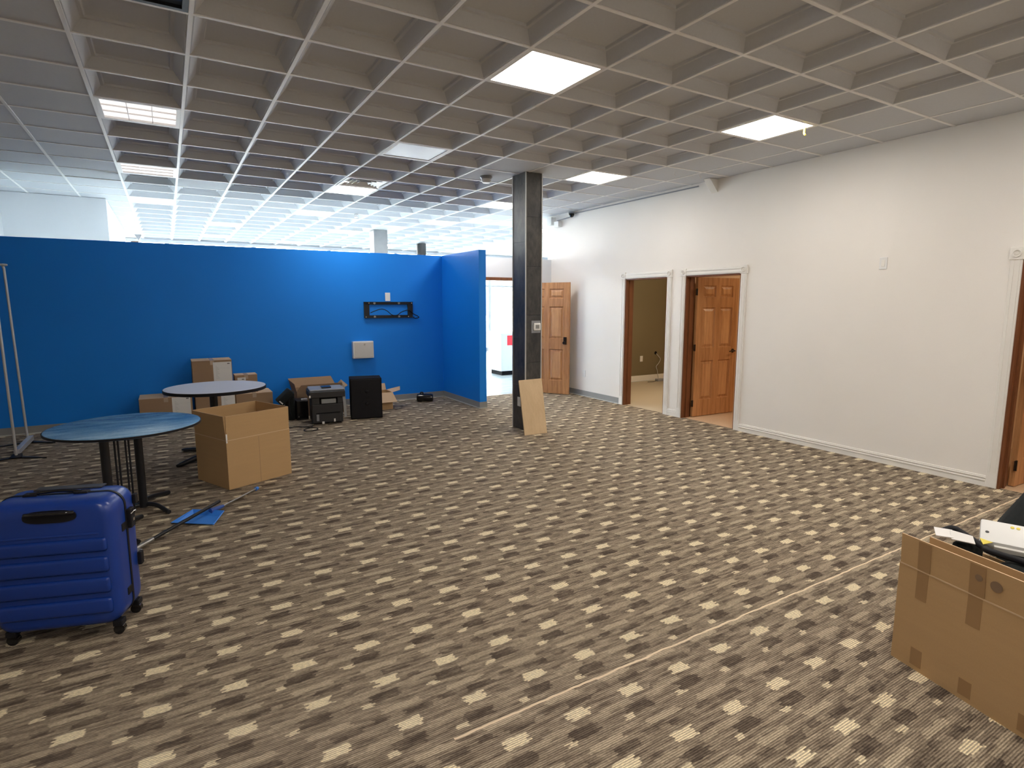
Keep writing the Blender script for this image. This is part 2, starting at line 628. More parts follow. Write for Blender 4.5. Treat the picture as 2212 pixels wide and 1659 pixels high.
struct(MB().box(-1.66, -1.54, 6.67, YF, 0, HC + 0.1).done('wall_far_left', 'far_wall'))
struct(MB().box(XL, -1.66, 6.67, 6.79, 2.42, HC + 0.1).done('wall_closure', 'white_wall'))
struct(MB().box(XL, -1.54, 6.67, 6.79, 0, 2.42).done('wall_closure_low', 'white_wall'))
struct(MB().box(-1.54, -0.30, 8.34, 13.0, 1.9, HC + 0.0).done('wall_bulkhead', 'far_wall'))
struct(MB().box(XR, XR + 0.12, 6.35, YF, 0, HC + 0.1).done('wall_far_right', 'far_wall'))
struct(MB().box(XO, XR, 6.35, 6.47, 0, HC + 0.1).done('wall_far_back', 'far_wall'))
# office shells
struct(MB().box(XO, 10.6, 6.24, 6.35, 0, 2.75).done('wall_olive', 'olive'))
struct(MB().box(10.6, 10.72, -4.0, 6.35, 0, 2.75).done('wall_office_end', 'tan'))
struct(MB().box(XO, 10.6, 3.2, 3.3, 0, 2.75).done('wall_office_divider', 'tan'))
struct(MB().box(XO, 10.6, -0.1, 0.0, 0, 2.75).done('wall_office_partition', 'tan'))
struct(MB().box(XO, 10.6, -4.1, -4.0, 0, 2.75).done('wall_office_rear', 'tan'))
struct(MB().box(XO, 10.72, -4.1, 6.35, 2.7, 2.75).done('ceiling_office', 'tile'))

# storefront: sill, posts and panes (window_n), one door
nwin = 0
edges = [-1.54, 0.5, 2.5, 4.5, 6.5, 8.6, 9.75, 10.75, 12.4, XR]
for k in range(len(edges) - 1):
    a, b = edges[k], edges[k + 1]
    nwin += 1
    r_ = sroot('window_%d' % nwin, (0, YF, 0))
    f = MB()
    for (p, q, c, d) in ((a, a + 0.05, 0.0, 3.2), (b - 0.05, b, 0.0, 3.2), (a + 0.05, b - 0.05, 3.12, 3.2), (a + 0.05, b - 0.05, 2.15, 2.21), (a + 0.05, b - 0.05, 0.0, 0.12)):
        f.box(p, q, -0.03, 0.05, c, d)
    f.done('window_frame', 'alum', r_)
    MB().box(a + 0.05, b - 0.05, 0.005, 0.011, 0.12, 2.15).box(a + 0.05, b - 0.05, 0.005, 0.011, 2.21, 3.12).done('window_pane', 'glass', r_)
# street outside
struct(MB().box(-30, 60, YF + 0.06, 60, -0.2, -0.05).done('pavement', 'pavement'))
bd = thing('shop_building', 'cream shop building across the street, seen through the glass entrance', 'building', (22, 40, -0.05))
MB().box(-12, 12, 0, 8, 0, 4.2).done('wall', 'facade', bd)
for k in range(6):
    MB().box(-10.5 + k * 3.6, -8.2 + k * 3.6, -0.08, 0.02, 0.6, 2.8).done('window', 'dark_glass', bd)

# ---- ceiling lights
def ceiling_light(i, j, kind, label):
    t = thing('ceiling_light', label, 'ceiling light', ((i + 0.5) * T, (j + 0.5) * T, HC), 0, 'recessed ceiling light panels')
    h = T / 2 - 0.013
    f = MB()
    wd = 0.018 if kind == 'lit' else 0.03
    for a, b, c, d in ((-h, h, -h, -h + wd), (-h, h, h - wd, h), (-h, -h + wd, -h + wd, h - wd), (h - wd, h, -h + wd, h - wd)):
        f.box(a, b, c, d, 0.0, 0.05)
    f.done('frame', 'tee' if kind != 'dark' else 'black_plastic', t)
    k = h - wd
    mat = {'lit': 'lamp', 'louvre': 'louvre_lamp', 'dark': 'dark_panel', 'off': 'pale_panel'}[kind]
    z = 0.004 if kind in ('lit', 'off') else 0.018
    MB().box(-k, k, -k, k, z, z + 0.006).done('diffuser', mat, t)
    if kind in ('louvre', 'dark'):
        g = MB()
        for q in (-k / 3, k / 3):
            g.box(q - 0.003, q + 0.003, -k, k, 0.006, 0.018)
            g.box(-k, k, q - 0.003, q + 0.003, 0.006, 0.018)
        g.done('louvre', 'tee' if kind == 'louvre' else 'steel', t)
    return t


L = {
    (4, 1): 'brightest large square ceiling panel, nearest lit one at top centre',
    (8, 1): 'lit square ceiling panel near the right wall with a yellow strip hanging beside it',
    (8, 5): 'lit square ceiling panel just right of the slate column top',
    (4, 9): 'lit ceiling panel adjoining the white air vent',
    (4, 13): 'lit ceiling panel next after the vent panel towards the windows',
    (8, 9): 'pale lit ceiling panel directly left of the slate column, half lost in glare',
    (8, 13): 'small far lit ceiling panel above the small dark round post',
    (2, 17): 'small far lit ceiling panel left of the middle, third column of lamps',
    (6, 17): 'small far lit ceiling panel beside the top of the far square column',
    (2, 21): 'tiny farthest lit ceiling panel above the left part of the window band',
    (5, 22): 'tiny lit ceiling panel near the window band left of the far square column',
    (0, -7): 'lit square ceiling panel at the back left behind the camera',
    (4, -7): 'lit square ceiling panel at the back middle behind the camera',
    (8, -7): 'lit square ceiling panel at the back right behind the camera',
    (0, -3): 'lit square ceiling panel behind the camera on the left',
    (4, -3): 'lit square ceiling panel above and behind the camera position',
    (8, -3): 'lit square ceiling panel over the near right corner outside the picture',
    (10, 17): 'far lit ceiling panel hidden behind the slate column',
    (12, 13): 'far lit ceiling panel over the right side of the shop',
    (12, 9): 'lit ceiling panel over the shop behind the white wall',
    (14, 20): 'farthest right lit ceiling panel by the shop windows',
    (9, 21): 'far lit ceiling panel by the windows beyond the round post',
}
for (i, j), lab in L.items():
    ceiling_light(i, j, 'lit', lab)
ceiling_light(0, 5, 'louvre', 'dim louvred ceiling light, nearest and largest of the left row of three')
ceiling_light(0, 9, 'louvre', 'dim louvred ceiling light, middle one of the left row of three')
ceiling_light(0, 13, 'louvre', 'dim louvred ceiling light, farthest and smallest of the left row of three')
ceiling_light(0, 1, 'dark', 'unlit dark ceiling light cut by the top edge at the left')
ceiling_light(4, 5, 'off', 'unlit pale grey ceiling light panel in the middle of the ceiling')

v = thing('ceiling_vent', 'white square louvred air vent touching a lit ceiling panel', 'vent', (4.5 * T, 8.5 * T, HC))
h = T / 2 - 0.013
vb = MB()
for a, b, c, d in ((-h, h, -h, -h + 0.03), (-h, h, h - 0.03, h), (-h, -h + 0.03, -h + 0.03, h - 0.03), (h - 0.03, h, -h + 0.03, h - 0.03)):
    vb.box(a, b, c, d, -0.006, 0.02)
vb.done('frame', 'tee', v)
MB().box(-h + 0.03, h - 0.03, -h + 0.03, h - 0.03, 0.05, 0.055).done('duct_back', 'charcoal', v)
for ring in range(4):
    d = 0.05 + ring * 0.055
    g = MB()
    a = h - d
    c = a - 0.035
    for k in range(4):
        R = Matrix.Rotation(k * PI / 2, 4, 'Z')
        g.slab([R @ Vector(p) for p in ((-a, -a, 0.0), (a, -a, 0.0), (c, -c, 0.03), (-c, -c, 0.03))], 0.002)
    g.done('louvre_blade', 'trim', v)

# ---- casings, jambs, doors on the right wall
def casing(n, y0, y1):
    t = sroot('trim_%d' % n, (XW, 0, 0))
    cw = 0.082
    for a, b in ((y0 - cw, y0), (y1, y1 + cw)):
        m = MB().box(-0.016, 0, a, b, 0, DH, 0.003, 1)
        m.box(-0.021, -0.015, a + 0.016, a + 0.026, 0.14, DH).box(-0.021, -0.015, b - 0.026, b - 0.016, 0.14, DH)
        m.done('side_casing', 'trim', t)
    m = MB().box(-0.016, 0, y0, y1, DH, DH + 0.085, 0.003, 1)
    m.box(-0.022, -0.015, y0, y1, DH + 0.015, DH + 0.028).box(-0.022, -0.015, y0, y1, DH + 0.055, DH + 0.068)
    m.done('head_casing', 'trim', t)
    for yc in (y0 - cw / 2, y1 + cw / 2):
        m = MB().box(-0.024, 0, yc - 0.052, yc + 0.052, DH - 0.006, DH + 0.098, 0.003, 1)
        pts = [(-0.030, yc + 0.028 * math.cos(a), DH + 0.046 + 0.028 * math.sin(a)) for a in [k * PI / 10 for k in range(21)]]
        m.tube(pts, 0.005, 6)
        m.tube([(-0.022, yc, DH + 0.046), (-0.032, yc, DH + 0.046)], 0.010, 12)
        m.done('corner_block', 'trim', t)
    j = MB()
    j.box(-0.002, XO - XW + 0.01, y1 - 0.018, y1 + 0.001, 0, DH).box(-0.002, XO - XW + 0.01, y0 - 0.001, y0 + 0.018, 0, DH)
    j.box(-0.002, XO - XW + 0.01, y0, y1, DH - 0.018, DH + 0.001)
    j.box(0.06, 0.085, y1 - 0.032, y1 - 0.018, 0, DH - 0.018).box(0.06, 0.085, y0 + 0.018, y0 + 0.032, 0, DH - 0.018)
    j.done('jamb', 'oak_dark', t)


casing(1, AY0, AY1)
casing(2, BY0, BY1)
casing(3, CY0, CY1)


def leaf_mesh(wd, ht=1.975, th=0.042):
    """six-panel leaf, local x 0..wd from the hinge, y thickness, z 0..ht"""
    m = MB()
    st, mu = 0.115, 0.10
    xs = [(st, wd / 2 - mu / 2), (wd / 2 + mu / 2, wd - st)]
    zs = [(0.235, 0.80), (0.985, 1.555), (1.70, 1.865)]
    m.box(0, st, -th / 2, th / 2, 0, ht)
    m.box(wd - st, wd, -th / 2, th / 2, 0, ht)
    zz = [0] + [q for z in zs for q in z] + [ht]
    for k in range(0, len(zz), 2):
        m.box(st, wd - st, -th / 2, th / 2, zz[k], zz[k + 1])
    for z0, z1 in zs:
        m.box(wd / 2 - mu / 2, wd / 2 + mu / 2, -th / 2, th / 2, z0, z1)
        for x0, x1 in xs:
            m.box(x0, x1, -0.006, 0.006, z0, z1)
            for s in (-1, 1):
                ring = []
                for d, y in ((0.0, th / 2 - 0.001), (0.010, 0.0065), (0.020, 0.0065), (0.050, th / 2 - 0.003)):
                    ring.append([m.bm.verts.new(p) for p in ((x0 + d, s * y, z0 + d), (x1 - d, s * y, z0 + d), (x1 - d, s * y, z1 - d), (x0 + d, s * y, z1 - d))])
                for a, c in zip(ring, ring[1:]):
                    for k in range(4):
                        q = (k + 1) % 4
                        m.bm.faces.new((a[k], a[q], c[q], c[k]))
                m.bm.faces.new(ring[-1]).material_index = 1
    return m


def door(n, hinge, rz, wd, knob_z=0.93, lever=True, side=-1):
    d = sroot('door_%d' % n, hinge, rz)
    lf = leaf_mesh(wd).done('leaf', ['oak', 'oak_panel_lit'], d)
    lf.location = (0, 0, 0.008)
    for s in (-1, 1):
        h_ = MB()
        y = s * 0.018
        if lever:
            h_.tube([(wd - 0.07, y, knob_z), (wd - 0.07, y + s * 0.008, knob_z)], 0.030, 20)
            h_.tube([(wd - 0.07, y, knob_z), (wd - 0.07, y + s * 0.05, knob_z)], 0.010, 12)
            h_.tube(curve([(wd - 0.065, y + s * 0.05, knob_z), (wd - 0.11, y + s * 0.052, knob_z + 0.004), (wd - 0.18, y + s * 0.050, knob_z - 0.004)]), 0.009, 10)
        else:
            h_.box(wd - 0.105, wd - 0.045, min(y, y + s * 0.02), max(y, y + s * 0.02), knob_z - 0.03, knob_z + 0.10, 0.006, 2)
            h_.tube([(wd - 0.075, y, knob_z), (wd - 0.075, y + s * 0.035, knob_z), (wd - 0.075, y + s * 0.05, knob_z), (wd - 0.075, y + s * 0.065, knob_z), (wd - 0.075, y + s * 0.068, knob_z)], [0.014, 0.014, 0.028, 0.026, 0.012], 20)
        h_.done('door_handle', 'bronze', d, 40)
    for z in (0.2, 1.0, 1.78):
        MB().box(-0.03, 0.006, side * 0.018 - 0.004, side * 0.018 + 0.004, z - 0.045, z + 0.045).tube([(-0.008, side * 0.024, z - 0.048), (-0.008, side * 0.024, z + 0.048)], 0.006, 10).done('hinge', 'bronze', d)
    return d


door(1, (XO + 0.035, 3.035, 0), math.radians(-3), 0.82)
door(2, (XO + 0.035, -0.648, 0), math.radians(-2), 0.88)
dv = Vector((6.43 - 5.99, 5.55 - 6.31))
door(3, (5.99, 6.31, 0), math.atan2(dv.y, dv.x), 0.875, 0.93, False)
# entrance trim at the far doorway
t4 = sroot('trim_4', (0, HD, 0))
MB().box(DX0 - 0.02, DX1 + 0.02, -0.01, 0.13, 2.02, 2.075).box(DX0 - 0.02, DX0 + 0.02, -0.01, 0.13, 0, 2.02).box(DX1 - 0.02, DX1 + 0.02, -0.01, 0.13, 0, 2.02).done('jamb', 'oak_dark', t4)

# ---- baseboards
def base_white(name, y0, y1):
    m = MB().box(XW - 0.014, XW, y0, y1, 0, 0.075).box(XW - 0.010, XW, y0, y1, 0.075, 0.098, 0.003, 1)
    m.box(XW - 0.019, XW - 0.013, y0, y1, 0.05, 0.062, 0.002, 1).box(XW - 0.019, XW - 0.013, y0, y1, 0.075, 0.086, 0.002, 1)
    struct(m.done(name, 'trim'))


base_white('baseboard_right', CY1 + 0.082, BY0 - 0.082)
base_white('baseboard_right_between_doors', BY1 + 0.082, AY0 - 0.082)
base_white('baseboard_right_near', YB, CY0 - 0.082)


def base_grey(name, x0, x1, y0, y1, axis, s):
    """vinyl base with a pale toe lip; axis is the run"""
    r_ = sroot(name)
    if axis == 'x':
        MB().box(x0, x1, y0, y1, 0.014, 0.10).done('cove', 'grey_base', r_)
        MB().box(x0, x1, min(y0, y0 + s * 0.012), y1, 0, 0.014).done('toe_lip', 'grey_base_lip', r_)
    else:
        MB().box(x0, x1, y0, y1, 0.014, 0.10).done('cove', 'grey_base', r_)
        MB().box(min(x0, x0 + s * 0.012), x1, y0, y1, 0, 0.014).done('toe_lip', 'grey_base_lip', r_)


base_grey('baseboard_front', XL, 4.444, BW - 0.006, BW, 'x', -1)
base_grey('baseboard_return', 4.444, 4.45, 5.184, BW - 0.006, 'y', -1)
base_grey('baseboard_return_end', 4.45, 4.576, 5.184, 5.19, 'x', -1)
base_grey('baseboard_right_far', XW - 0.006, XW, AY1 + 0.082, HD, 'y', -1)
struct(MB().box(XO, 10.6, 6.222, 6.24, 0, 0.12, 0.003, 1).done('baseboard_office', 'trim'))

# ---- slate column
c0x, c1x, c0y, c1y = 4.22, 4.455, 3.50, 3.805
cr = sroot('column', ((c0x + c1x) / 2, (c0y + c1y) / 2, 0))
hx, hy = (c1x - c0x) / 2, (c1y - c0y) / 2
MB().box(-hx + 0.012, hx - 0.012, -hy + 0.012, hy - 0.012, 0, HC + 0.006).done('core', 'grey_plastic', cr)
sl = MB()
zj = [0.0, 0.28, 0.88, 1.48, 2.08, 2.68, HC + 0.004]
for a, b in zip(zj, zj[1:]):
    sl.box(-hx + 0.008, hx - 0.008, -hy, -hy + 0.014, a + 0.0015, b - 0.0015)
    sl.box(-hx + 0.008, hx - 0.008, hy - 0.014, hy, a + 0.0015, b - 0.0015)
for a, b in zip([0.0, 0.58, 1.18, 1.78, 2.38, HC + 0.004][:-1], [0.58, 1.18, 1.78, 2.38, HC + 0.004]):
    sl.box(-hx, -hx + 0.014, -hy + 0.008, hy - 0.008, a + 0.0015, b - 0.0015)
    sl.box(hx - 0.014, hx, -hy + 0.008, hy - 0.008, a + 0.0015, b - 0.0015)
sl.done('slate_cladding', 'slate', cr)
for sx in (-1, 1):
    for sy in (-1, 1):
        MB().box(sx * hx - 0.0065, sx * hx + 0.0065, sy * hy - 0.0065, sy * hy + 0.0065, 0, HC + 0.003).done('edge_strip', 'column_trim', cr)
# far columns
fc = sroot('column_far', (4.45, 9.9 + 0.15, 0))
MB().box(-0.105, 0.20, -0.15, 0.15, 0, HC + 0.004).done('shaft', plain('grey_stone_cladding', (0.30, 0.31, 0.32), 0.4, vary=0.15), fc)
fc2 = sroot('column_far_round', (6.39, 12.25, 0))
MB().lathe([(0.125, 0), (0.125, HC + 0.004)], seg=32).done('shaft', 'charcoal', fc2, 40)

# ================================================================== WALL AND CEILING FITTINGS
def outlet(label, cat, loc, rz, wd=0.075, ht=0.12, kind='outlet', name=None):
    """face towards local -y"""
    t = thing(name or 'wall_outlet', label, cat, loc, rz)
    MB().box(-wd / 2, wd / 2, -0.007, 0, -ht / 2, ht / 2, 0.003, 2).done('cover_plate', 'white_plastic', t)
    if kind == 'outlet':
        for s in (-1, 1):
            MB().tube([(0, -0.006, s * 0.022), (0, -0.009, s * 0.022)], 0.016, 16).box(-0.008, -0.005, -0.0095, -0.006, s * 0.022 - 0.004, s * 0.022 + 0.006).box(0.005, 0.008, -0.0095, -0.006, s * 0.022 - 0.004, s * 0.022 + 0.006).done('socket', 'trim', t)
    elif kind == 'switch':
        MB().box(-0.016, 0.016, -0.011, -0.006, -0.033, 0.033, 0.002, 1).done('rocker', 'trim', t)
    return t


RW = -PI / 2   # local -y faces -x on the right wall


def facing_left(f):
    return f


outlet('white blank cover plate high on the blue wall above the bracket', 'wall plate', (3.48, BW - 0.0005, 1.725), 0, 0.085, 0.135, 'blank', 'wall_plate')
outlet('white switch plate alone high on the white right wall', 'switch', (XW - 0.0005, 0.505, 2.025), RW, 0.075, 0.118, 'switch', 'light_switch')
outlet('white outlet low on the white wall beside the open oak door', 'outlet', (XW - 0.0005, 5.31, 0.40), RW)
outlet('white outlet low on the olive office wall', 'outlet', (8.80, 6.2395, 0.47), 0)
outlet('small white outlet low on the left face of the slate column', 'outlet', (c0x - 0.0005, 3.645, 0.36), RW, 0.075, 0.12)

# thermostat on the column front
th = thing('thermostat', 'white thermostat with grey screen on a clear-edged plate on the slate column', 'thermostat', (4.372, c0y - 0.0005, 1.33))
MB().box(-0.068, 0.068, -0.006, 0, -0.078, 0.078, 0.006, 2).done('back_plate', 'grey_plastic', th)
MB().box(-0.045, 0.062, -0.030, -0.006, -0.048, 0.048, 0.012, 3).done('housing', 'white_plastic', th, 40)
MB().box(-0.020, 0.036, -0.0315, -0.029, -0.022, 0.026).done('screen', 'grey_base', th)

# TV bracket on the blue wall
br = thing('tv_wall_bracket', 'long black open metal TV bracket on the blue wall', 'wall bracket', (3.49, BW - 0.0005, 1.515))
bwid, bh = 0.41, 0.13
m = MB()
m.box(-bwid, bwid, -0.022, 0, bh - 0.045, bh, 0.002, 1).box(-bwid, bwid, -0.022, 0, -bh, -bh + 0.045, 0.002, 1)
m.box(-bwid, -bwid + 0.085, -0.022, 0, -bh + 0.045, bh - 0.045).box(bwid - 0.085, bwid, -0.022, 0, -bh + 0.045, bh - 0.045)
m.box(-bwid, bwid, -0.04, -0.022, -bh, -bh + 0.008).box(-bwid, bwid, -0.04, -0.022, bh - 0.008, bh)
m.done('frame', 'black_metal', br)
for x, z in ((-0.24, bh - 0.02), (0.17, bh - 0.02), (-0.24, -bh + 0.02), (0.17, -bh + 0.02)):
    MB().tube([(x, -0.022, z), (x, -0.028, z)], 0.018, 16).done('bolt', 'steel', br)
for x, z in ((-0.33, bh - 0.02), (0.39, bh - 0.02), (-0.385, -bh + 0.02), (0.33, -bh + 0.02)):
    MB().tube([(x, -0.022, z), (x, -0.027, z)], 0.008, 12).done('screw', 'chrome', br)
tag(MB().tube(curve([(3.18, BW - 0.03, 1.47), (3.25, BW - 0.035, 1.50), (3.36, BW - 0.04, 1.53), (3.45, BW - 0.04, 1.50), (3.53, BW - 0.045, 1.435), (3.62, BW - 0.045, 1.43), (3.70, BW - 0.04, 1.48), (3.82, BW - 0.035, 1.51), (3.90, BW - 0.035, 1.45), (3.98, BW - 0.03, 1.41), (4.00, BW - 0.03, 1.385), (3.93, BW - 0.03, 1.375), (3.90, BW - 0.035, 1.40)]), 0.0065, 8).done('cable', 'black_plastic', None, 60),
    'black cable looped through the TV bracket on the blue wall', 'cable')

# key cabinet on the wall
kc = thing('wall_cabinet', 'small white metal cabinet with a keyhole lock on the blue wall', 'cabinet', (3.03, BW, 0.885))
MB().box(-0.165, 0.165, -0.085, 0, -0.135, 0.135, 0.004, 2).done('body', 'white_plastic', kc)
MB().box(-0.145, 0.155, -0.092, -0.084, -0.118, 0.118, 0.002, 1).done('door', plain('off_white_enamel', (0.62, 0.60, 0.56), 0.4, vary=0.02), kc)
MB().tube([(0.015, -0.091, 0.09), (0.015, -0.099, 0.09)], 0.011, 16).done('lock', 'chrome', kc)

# ceiling detector
dt = thing('smoke_detector', 'white round detector hanging under the ceiling left of the slate column', 'detector', (6.465 * T, 6.55 * T, HC))
MB().lathe([(0, 0), (0.075, 0), (0.078, -0.012), (0.06, -0.03), (0, -0.03)]).done('base', 'grey_plastic', dt, 30)
MB().lathe([(0.058, -0.03), (0.06, -0.055), (0.045, -0.075), (0, -0.08)]).done('sensor', 'white_plastic', dt, 30)
sp = thing('sprinkler_head', 'tiny sprinkler head on the far ceiling left of the far square column', 'sprinkler', (5.6 * T, 13.02 * T, HC))
MB().lathe([(0, 0.0), (0.04, 0.0), (0.03, -0.012), (0, -0.012)]).done('escutcheon', 'grey_plastic', sp, 30)
MB().lathe([(0.012, -0.012), (0.012, -0.045), (0.03, -0.05), (0, -0.055)]).done('nozzle', 'chrome', sp, 30)

# wall camera, conduit and junction boxes
cm = thing('security_camera', 'small dark dome camera under the ceiling on the white wall', 'camera', (XW - 0.06, 5.66, 3.16))
MB().lathe([(0, 0.03), (0.055, 0.03), (0.055, 0.0), (0, 0)]).done('mount', 'grey_plastic', cm, 30)
MB().lathe([(0.045, 0), (0.048, -0.02), (0.03, -0.055), (0, -0.065)]).done('dome', 'black_gloss', cm, 30)
tag(MB().tube([(XW - 0.022, 2.9, 3.165), (XW - 0.022, 5.60, 3.165)], 0.009, 8).tube([(XW - 0.022, 5.72, 3.12), (XW - 0.022, 6.15, 3.10)], 0.009, 8).done('conduit', 'grey_plastic'), 'thin grey conduit running along the top of the white wall to the camera', 'conduit')
jb = tag(MB().box(XW - 0.085, XW, 6.02, 6.16, 2.98, 3.08, 0.006, 2).done('junction_box', 'white_plastic'), 'lower white junction box near the top of the white wall', 'junction box')
jb = tag(MB().box(XW - 0.10, XW, 6.22, 6.36, 3.03, 3.17, 0.004, 2).done('junction_box', 'white_plastic'), 'upper white junction box at the far corner of the white wall', 'junction box')
br2 = MB()
br2.slab([(XW - 0.16, 2.60, HC), (XW, 2.60, HC), (XW, 2.60, HC - 0.16)], 0.10)
tag(br2.done('wedge_bracket', 'trim'), 'white wedge bracket where the white wall meets the ceiling', 'bracket')
tag(MB().tube(curve([(8.92 * T, 1.16 * T, HC), (8.93 * T, 1.17 * T, HC - 0.05), (8.90 * T, 1.13 * T, HC - 0.07)]), 0.008, 8).done('hanging_strip', 'yellow'), 'short yellow strip dangling from the ceiling by a lit panel', 'strip')
for (x, y, q, lb) in ((9.37, 4.14, 0.03, 'pale string scrap hanging from the ceiling, the left one of two'), (10.0, 4.06, 0.02, 'pale string scrap hanging from the ceiling, the right one nearer the wall')):
    tag(MB().tube(curve([(x * T, y * T, HC), (x * T + 0.01, y * T + 0.02, HC - q), (x * T + 0.03, y * T + 0.01, HC - q - 0.03)]), 0.0035, 6).done('string_scrap', 'white_paper'), lb, 'string')
tag(MB().tube([(-0.12, 12.6, 2.95), (-0.05, 12.6, 0.0)], 0.075, 16).done('pipe', plain('brown_pipe_paint', (0.22, 0.12, 0.07), 0.5), None, 40), 'short brown pipe rising behind the blue wall beside the pale bulkhead', 'pipe')
ms = thing('wall_bracket', 'small grey fitting on the window side of the bulkhead', 'bracket', (-0.1, 13.6, 3.1))
MB().slab([(-0.05, 0, 0.1), (0.1, 0, 0.1), (0.03, 0, -0.04)], 0.05).done('plate', 'grey_plastic', ms)

# ================================================================== FAR ROOM
ct = thing('reception_counter', 'pale grey counter with a red panel beyond the far doorway', 'counter', (6.72, 8.5, 0))
MB().box(0.0, 1.6, 0.0, 0.6, 0.10, 0.94, 0.004, 1).done('body', 'counter', ct)
MB().box(-0.02, 1.62, -0.02, 0.62, 0.94, 0.975, 0.004, 1).done('worktop', 'laminate', ct)
MB().box(0.05, 1.55, 0.05, 0.55, 0.0, 0.10).done('toe_kick', 'black_matte', ct)
MB().box(0.16, 0.60, -0.006, 0.0, 0.68, 0.90).done('sign_panel', 'red', ct)

# ================================================================== OFFICES
def office_lamp(x, y, label, strength, color):
    t = thing('ceiling_lamp', label, 'ceiling lamp', (x, y, 2.70))
    MB().lathe([(0, 0), (0.17, 0), (0.17, -0.02), (0, -0.02)]).done('base', 'trim', t, 30)
    MB().lathe([(0.15, -0.02), (0.15, -0.05), (0.10, -0.085), (0, -0.10)]).done('shade', emit('warm_lamp_glow', color, strength), t, 40)


office_lamp(7.9, 4.4, 'round ceiling lamp in the olive office', 42.0, (1.0, 0.84, 0.62))
office_lamp(8.4, 1.6, 'round ceiling lamp in the office behind the open six-panel door', 26.0, (1.0, 0.80, 0.55))
office_lamp(8.0, -1.9, 'round ceiling lamp in the office at the right edge', 22.0, (1.0, 0.80, 0.55))
cc = MB().tube(curve([(9.22, 6.235, 0.56), (9.26, 6.20, 0.50), (9.31, 6.20, 0.44), (9.27, 6.20, 0.36), (9.20, 6.20, 0.29), (9.23, 6.20, 0.2), (9.24, 6.18, 0.09), (9.26, 6.16, 0.012), (9.40, 6.10, 0.008), (9.6, 6.06, 0.008), (9.9, 6.15, 0.008)]), 0.0065, 8).done('cable', 'grey_base_lip', None, 60)
tag(cc, 'pale cable dangling from a hole in the olive wall to the floor', 'cable')
hl = tag(MB().tube([(9.205, 6.2395, 0.575), (9.205, 6.236, 0.575)], 0.035, 16).done('cable_grommet', 'black_matte'), 'dark round cable hole in the olive office wall', 'cable hole')
pw = thing('power_adapter', 'grey power adapter on the office carpet under the dangling cable', 'adapter', (9.16, 6.05, 0))
MB().box(-0.09, 0.09, -0.05, 0.05, 0.0, 0.05, 0.008, 2).done('body', 'grey_plastic', pw)
MB().tube(curve([(-0.09, 0, 0.02), (-0.2, -0.04, 0.006), (-0.36, -0.02, 0.006)]), 0.005, 8).done('cord', 'black_plastic', pw)

# ================================================================== TABLES
t1 = thing('round_table', 'blue-topped round table with twin black posts, nearest the suitcase', 'table', (0.06, 2.46, 0))
MB().lathe([(0, 0.715), (0.475, 0.715), (0.485, 0.721), (0.49, 0.728), (0.485, 0.736), (0.478, 0.738), (0, 0.738)], seg=96).done('tabletop', 'table_blue', t1, 35)
MB().lathe([(0.487, 0.7185), (0.4925, 0.7195), (0.4925, 0.7335), (0.487, 0.7345)], seg=96).done('edge_band', 'black_plastic', t1, 35)
PA, PB = Vector((0.055, 0.19, 0)), Vector((-0.125, -0.21, 0))
for P_ in (PA, PB):
    MB().tube([P_ + Vector((0, 0, 0.03)), P_ + Vector((0, 0, 0.715))], 0.029, 20).done('post', 'black_metal', t1, 40)
for f_ in (0.30, 0.40, 0.62, 0.72):
    q = PA.lerp(PB, f_)
    MB().tube([q + Vector((0, 0, 0.05)), q + Vector((0, 0, 0.715))], 0.007, 10).done('rod', 'black_metal', t1, 40)
for s, P_ in ((1, PA), (-1, PB)):
    MB().tube(curve([(P_.x + 0.17, P_.y + s * 0.35, 0.018), (P_.x + 0.05, P_.y + s * 0.20, 0.045), (P_.x - 0.04, P_.y + s * 0.06, 0.05), (P_.x - 0.14, P_.y + s * 0.14, 0.04), (P_.x - 0.24, P_.y + s * 0.34, 0.018)]), 0.017, 12).done('foot', 'black_metal', t1, 40)
    MB().tube(curve([(P_.x + 0.17, P_.y - s * 0.20, 0.018), (P_.x + 0.09, P_.y - s * 0.06, 0.045), (P_.x, P_.y, 0.05), (P_.x - 0.10, P_.y - s * 0.03, 0.045), (P_.x - 0.22, P_.y - s * 0.12, 0.018)]), 0.017, 12).done('foot', 'black_metal', t1, 40)
MB().box(-0.17, 0.10, -0.26, 0.24, 0.700, 0.715).done('mounting_plate', 'black_metal', t1)
MB().box(-0.30, -0.22, -0.26, -0.18, 0.695, 0.716, 0.006, 1).done('pad', 'black_plastic', t1)

t2 = thing('round_table', 'white round pedestal table with a black edge in front of the cardboard boxes', 'table', (0.77, 4.2, 0))
MB().lathe([(0, 0.718), (0.476, 0.718), (0.486, 0.745), (0.484, 0.748), (0, 0.748)], seg=96).done('tabletop', 'laminate', t2, 35)
MB().lathe([(0.480, 0.712), (0.490, 0.714), (0.4915, 0.744), (0.486, 0.7455)], seg=96).done('edge_band', 'black_plastic', t2, 35)
MB().tube([(-0.03, 0.0, 0.05), (-0.03, 0.0, 0.718)], 0.038, 24).done('post', 'black_metal', t2, 40)
for a in (130, 40, -50, 220):
    r_ = math.radians(a)
    c_, s_ = math.cos(r_), math.sin(r_)
    MB().tube([(-0.03 + c_ * d, s_ * d, z) for d, z in ((0.0, 0.06), (0.1, 0.055), (0.3, 0.04), (0.46, 0.022), (0.50, 0.02))], [0.034, 0.032, 0.027, 0.021, 0.012], 12).done('foot', 'black_metal', t2, 50)
MB().box(-0.2, 0.14, -0.15, 0.15, 0.704, 0.718).done('mounting_plate', 'black_metal', t2)

